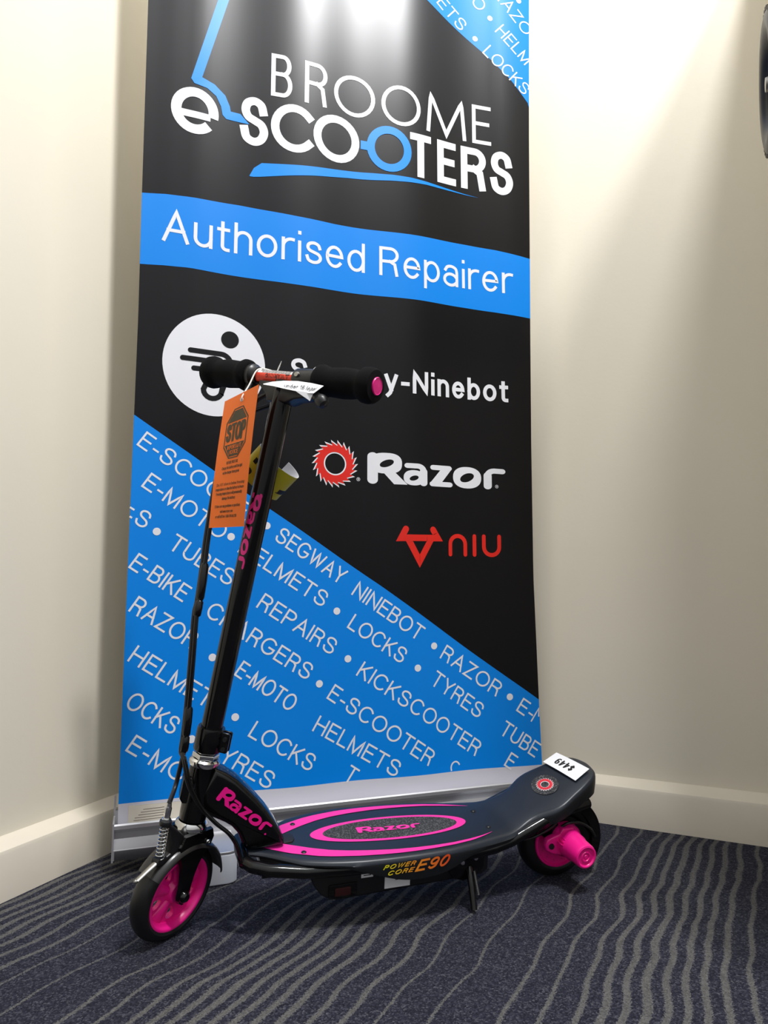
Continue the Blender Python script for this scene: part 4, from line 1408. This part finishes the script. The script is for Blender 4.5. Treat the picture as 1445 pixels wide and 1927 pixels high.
# ---- kickstand, folded out on the near side
mb = MB()
KS = [(.1862, .048, .068), (.1862, .0575, .0614), (.187, .068, .0440), (.188, .0795, .0210), (.1883, .0825, .0158)]
mb.box((.172, .034, .054), (.204, .056, .094), GLOSS, .004)
mb.prism([(.160, .094), (.222, .094), (.222, .066), (.212, .052), (.196, .046), (.176, .048), (.162, .062)], (0, 1, 0), (1, 0, 0), (0, 0, 1), (0, 0, 0), .048, .0575, GLOSS, .003)
mb.tube(KS, [.0062, .0058, .0050, .0048, .0046], GLOSS, 14)
ks = mb.build('kickstand', ROOT, angle=40)
mb = MB()
hel = []
T0, T1 = Vector((.1825, .0640, .0640)), Vector((.1790, .0760, .0330))
dd = T1 - T0
ea, eb = frame_from(dd)
for k in range(22 * 10 + 1):
    t = k / 220
    a = 2 * pi * 22 * t
    hel.append(T0 + dd * t + (ea * cos(a) + eb * sin(a)) * .0022)
mb.tube(hel, .0006, DSTEEL, 6)
mb.build('kickstand_spring', ks, angle=60)
mb = MB()
mb.lathe([(.0001, .003), (.003, .0026), (.0046, 0)], Vector((.177, .0574, .080)), (0, 1, 0), CHROME, 16)
mb.build('pivot_bolt', ks)
mb = MB()
mb.lathe([(.0001, .003), (.003, .0026), (.0046, 0)], Vector((.199, .0574, .076)), (0, 1, 0), CHROME, 16)
mb.build('pivot_bolt', ks)

# ------------------------------------------------------------------ papers and tags
def wl(p):
    return RM @ Vector(p)
# price tag on the raised tail
def slab(mb, fn, nu, nv, t, mtop, mbot=None):
    """thin sheet fn(s,t)->(point, normal) with real thickness"""
    vs = []
    for side in (0, 1):
        for j in range(nv + 1):
            for i in range(nu + 1):
                p, n_ = fn(i / nu, j / nv)
                vs.append(p - n_ * t * side)
    K_ = (nu + 1) * (nv + 1)
    ft, fb = [], []
    for j in range(nv):
        for i in range(nu):
            a = j * (nu + 1) + i
            ft.append((a, a + 1, a + nu + 2, a + nu + 1))
            fb.append((K_ + a + nu + 1, K_ + a + nu + 2, K_ + a + 1, K_ + a))
    for i in range(nu):
        fb.append((K_ + i, K_ + i + 1, i + 1, i))
        a = nv * (nu + 1) + i
        fb.append((a, a + 1, K_ + a + 1, K_ + a))
    for j in range(nv):
        a, b = j * (nu + 1), (j + 1) * (nu + 1)
        fb.append((a, b, K_ + b, K_ + a))
        a, b = a + nu, b + nu
        fb.append((K_ + a, K_ + b, b, a))
    o = len(mb.v)
    mb.add(vs, ft, mtop)
    i_ = mb.mi(mbot or mtop)
    for f in fb:
        mb.f.append(tuple(a + o for a in f))
        mb.m.append(i_)
def bil(c, s, t):
    a, b, d, e = (Vector(q) for q in c)       # corners: (0,0) (1,0) (1,1) (0,1)
    return a * (1 - s) * (1 - t) + b * s * (1 - t) + d * s * t + e * (1 - s) * t
def sheet_fn(c, bend=lambda s, t: 0.0):
    a, b, d, e = (Vector(q) for q in c)
    nn = (b - a).cross(e - a).normalized()
    return lambda s, t: (bil(c, s, t) + nn * bend(s, t), nn)
def pz(x, y):
    return wl((x, y, .1668 - .43 * x))
pc = [pz(-.0405, .0283), pz(-.0319, -.0551), pz(-.0028, -.0512), pz(-.0091, .0360)]
# (0,0) = start of the figures, s runs along them, t is their up direction
mb = MB()
pf = sheet_fn(pc, lambda s, t: .0012 + .001 * sin(pi * s))
slab(mb, pf, 10, 4, .0004, PAPER)
def on(fn, o):
    def g(a, b):
        p, n_ = fn(a, b)
        return p + n_ * o
    return g
text(mb, '$449', INK, on(pf, .0003), .44, .095, .3, .26, .28, .52, rnd=True)
tag(mb.build('price_tag', angle=60), 'white paper price tag reading $449 stuck on the raised tail of the scooter', 'price tag')

# orange notice tag hanging from the bar
c_tl, c_tr, c_bl, c_br = Vector((-.2478, 1.036, .7697)), Vector((-.1867, .990, .7805)), Vector((-.2700, 1.046, .5701)), Vector((-.2117, 1.025, .5709))
EYEW = Vector((0, 0, CAM_H))
c_tl, c_tr, c_bl, c_br = (EYEW + (q - EYEW) * .915 for q in (Vector((-.2478, 1.036, .7669)), c_tr, c_bl, c_br))
tagroot = empty('notice_tag', ((c_bl + c_br) / 2), 0)
tag(tagroot, 'long orange card tag with an eight-sided STOP sign, hanging from the handlebar', 'tag')
off_ = -(c_bl + c_br) / 2
oc = [c_bl + off_, c_br + off_, c_tr + off_, c_tl + off_]
mb = MB()
of = sheet_fn(oc, lambda s, t: .003 * sin(pi * t))
slab(mb, of, 6, 14, .0005, ORANGE)
g1 = on(of, .0003)
g2 = on(of, .0006)
asp = .062 / .205
def oct_(x0, x1, y0, y1, cx, cy):
    return [(x0 + cx, y0), (x1 - cx, y0), (x1, y0 + cy), (x1, y1 - cy), (x1 - cx, y1), (x0 + cx, y1), (x0, y1 - cy), (x0, y0 + cy)]
oo = oct_(.175, .815, .515, .895, .19, .095)
ringp(mb, oo, oct_(.20, .79, .523, .887, .18, .092), OLIVE, g1)
strip2(mb, [(.225, .795), (.38, .878)], [(.765, .795), (.61, .878)], OLIVE, g1, 4)
strip2(mb, [(.375, .531), (.215, .625)], [(.615, .531), (.775, .625)], OLIVE, g1, 4)
text(mb, 'STOP', OLIVE, lambda a, b: g1(.215 + a / .062 * 1.0, .645 + b / .205 * 1.0), .0285, .135, .14, 0, 0, .0345)
text(mb, 'IMPORTANT', ORANGE, lambda a, b: g2(.305 + a / .062, .585 + b / .205), .0062, .12, .16, 0, 0, .0245)
text(mb, 'NOTICE', ORANGE, lambda a, b: g2(.365 + a / .062, .546 + b / .205), .0062, .12, .16, 0, 0, .0165)
def tline(s, y, x0, x1, cap=.0045):
    text(mb, s, OLIVE, lambda a, b: g1(x0 + a / .062, y + b / .205), cap, .10, .2, 0, 0, (x1 - x0) * .062)
tline('BEFORE FIRST USE', .475, .33, .66)
tline('Charge the battery until the light', .438, .21, .80)
tline('on the charger turns green', .402, .25, .72)
tline('Do NOT store in below freezing', .315, .11, .90)
tline('temperatures or allow the battery to freeze', .280, .09, .90)
tline('Freezing temperatures will permanently', .245, .12, .86)
tline('damage the battery', .208, .30, .68)
tline('If there are any problems or questions', .150, .12, .84)
tline('visit www.razor.com', .110, .28, .64)
tline('or call toll free 1-866-90-RAZOR', .072, .16, .76)
mb.build('card', tagroot, angle=60)
mb = MB()
hole = g1(.55, .945)
mb.lathe([(.0012, 0), (.0022, .0006), (.0030, 0)], hole, of(.5, .9)[1], STRING, 20)
mb.build('eyelet', tagroot)
mb = MB()
bp_ = wl(bar(.011, -.049, .004)) + off_
bp2 = wl(bar(.0, -.049, .0125)) + off_
mb.tube(cspl([hole + Vector((0, -.001, -.002)), hole + Vector((.001, -.003, .004)), hole.lerp(bp_, .5) + Vector((0, -.002, 0)), bp_ + Vector((0, -.003, 0)), bp2]), .0011, STRING, 8)
mb.tube([hole.lerp(bp_, .02), hole.lerp(bp_, .12)], .0016, STRING, 8)
ta, tb = wl(bar(-.004, -.024, .009)) + off_, wl(bar(-.004, -.020, .026)) + off_
mb.tube([bp2, wl(bar(-.002, -.036, .0108)) + off_, ta, ta.lerp(tb, .5), tb], [.0011, .0011, .0012, .0010, .0003], STRING, 8)
mb.build('string', tagroot)

# white note draped over the bracket
mb = MB()
rows = [  # (back edge point, front edge point) from the left tip to the right end, scooter coordinates, with their nearness
 ((.5176, .0027, .7716), 1.0, (.5170, .0030, .7706), .998), ((.5050, .0065, .7752), .992, (.5035, .0080, .7690), .975), ((.4900, .0115, .7772), .985, (.4900, .0130, .7662), .955),
 ((.4718, .0177, .7776), .97, (.4752, .0185, .7636), .942), ((.4530, .0245, .7755), .955, (.4620, .0230, .7610), .934), ((.4372, .0304, .7725), .945, (.4505, .0274, .7613), .930)]
EYE = Vector((.6585, .9669, .6277))
def nearer(p, k=.934):
    return EYE + (Vector(p) - EYE) * k
rows = [(nearer(a, ka), nearer(b, kb)) for a, ka, b, kb in rows]
def nf(s, t):
    k = s * (len(rows) - 1)
    i = min(int(k), len(rows) - 2)
    f = k - i
    a = rows[i][0].lerp(rows[i + 1][0], f)
    b = rows[i][1].lerp(rows[i + 1][1], f)
    d = (rows[i + 1][0] - rows[i][0])
    n_ = d.cross(b - a)
    n_ = n_.normalized() if n_.length > 1e-9 else Vector((0, 0, 1))
    if n_.z < 0:
        n_ = -n_
    sag = -.0025 * sin(pi * t) * sin(pi * s)
    p = b.lerp(a, t) + n_ * sag
    return wl(p), (RM.to_3x3() @ n_)
slab(mb, nf, 20, 6, .0004, PAPER)
# front flap hanging down
fl = [wl(nearer(q)) for q in ((.4752, .0185, .7638), (.4505, .0274, .7615), (.4553, .0274, .7497), (.4580, .0260, .7520))]
ff = sheet_fn(fl, lambda s, t: 0)
slab(mb, ff, 4, 4, .0004, PAPER)
def nfo(a, b):
    p, n_ = nf(a, b)
    return p + n_ * .0004
cv = wl((0, 0, 0))
text(mb, 'under 16 legal', INK, lambda a, b: (lambda q: q[0] + (Vector((0, -1, .25)).normalized()) * .0010)(nf(.40 + a / .086, .30 + b / .0155)), .0066, .11, .16, 0, 0, .047)
tag(mb.build('paper_note', angle=60), 'curled white paper note with printed words draped over the handlebar bracket', 'note')

# yellow label rolled into a loop behind the stem
mb = MB()
cl_ = Vector((.4985, -.0345, .6490))
e1_ = Vector((-.80, .05, -.60)).normalized()     # across, towards the right of the view
axl = Vector((-.48, .50, .64)).normalized()
e1_ = (e1_ - axl * e1_.dot(axl)).normalized()
e2_ = axl.cross(e1_)
if e2_.y < 0:
    e2_ = -e2_
def lp(a, h):
    return cl_ + e1_ * (.0365 * cos(a)) + e2_ * (.019 * sin(a)) + axl * h
def yl(s, t):
    a = -radians(70) + s * radians(320)
    p = lp(a, (t - .5) * .050)
    n_ = (e1_ * cos(a) * .012 + e2_ * sin(a) * .0345).normalized()
    return p, n_
def ylw(s, t):
    p, n_ = yl(s, t)
    return wl(p), RM.to_3x3() @ n_
slab(mb, ylw, 40, 6, .0005, YELLOW, PAPER)
yo = on(ylw, .0004)
text(mb, 'PULL', INK, lambda a, b: yo(.23 + a, .25 + b), .17, .2, .2, 0, 0, .13)
text(mb, '&', INK, lambda a, b: yo(.62 + a, .55 + b), .2, .2, .2, 0, 0, .04)
text(mb, 'OS', INK, lambda a, b: yo(.60 + a, .15 + b), .2, .2, .2, 0, 0, .09)
tag(mb.build('yellow_label', angle=60), 'yellow printed label curled into a loop behind the black stem', 'label')

# ------------------------------------------------------------------ small wheel hung at the right edge
hub = PS + RN * .40 - RD * .036
wr = empty('hanging_wheel', (hub.x, hub.y, 1.24), 0)
tag(wr, 'dark knobbly tyred wheel hanging at the right edge, high beside the wall', 'wheel')
mb = MB()
pf = []
for k in range(17):
    a = 2 * pi * k / 16
    pf.append((.085 + .022 * cos(a), .022 * sin(a)))
mb.lathe(pf[:-1], (0, 0, 0), RD, RUBBER, 60, (0, 0, 1), closed_prof=True)
e_b = RD.cross(Vector((0, 0, 1)))
for k in range(44):
    a = 2 * pi * k / 44
    dr = Vector((0, 0, 1)) * cos(a) + e_b * sin(a)
    tg = -Vector((0, 0, 1)) * sin(a) + e_b * cos(a)
    for h_, rr in ((-.015, .1005), (0, .1065), (.015, .1005)):
        mb.prism([(-.003, -.004), (.003, -.004), (.003, .004), (-.003, .004)], dr, tg, RD, dr * 0 + RD * h_, rr - .004, rr + .002, RUBBER)
mb.build('tyre', wr, angle=40)
mb = MB()
mb.lathe([(.066, -.012), (.062, -.008), (.062, .008), (.066, .012)], (0, 0, 0), RD, SATIN, 48, (0, 0, 1))
mb.lathe([(.0001, -.02), (.010, -.02), (.012, -.01), (.012, .01), (.010, .0355), (.0001, .0355)], (0, 0, 0), RD, STEEL, 24, (0, 0, 1))
for k in range(10):
    a = 2 * pi * k / 10
    dr = Vector((0, 0, 1)) * cos(a) + e_b * sin(a)
    mb.tube([dr * .010, dr * .063], .0012, STEEL, 6)
mb.build('rim', wr, angle=40)
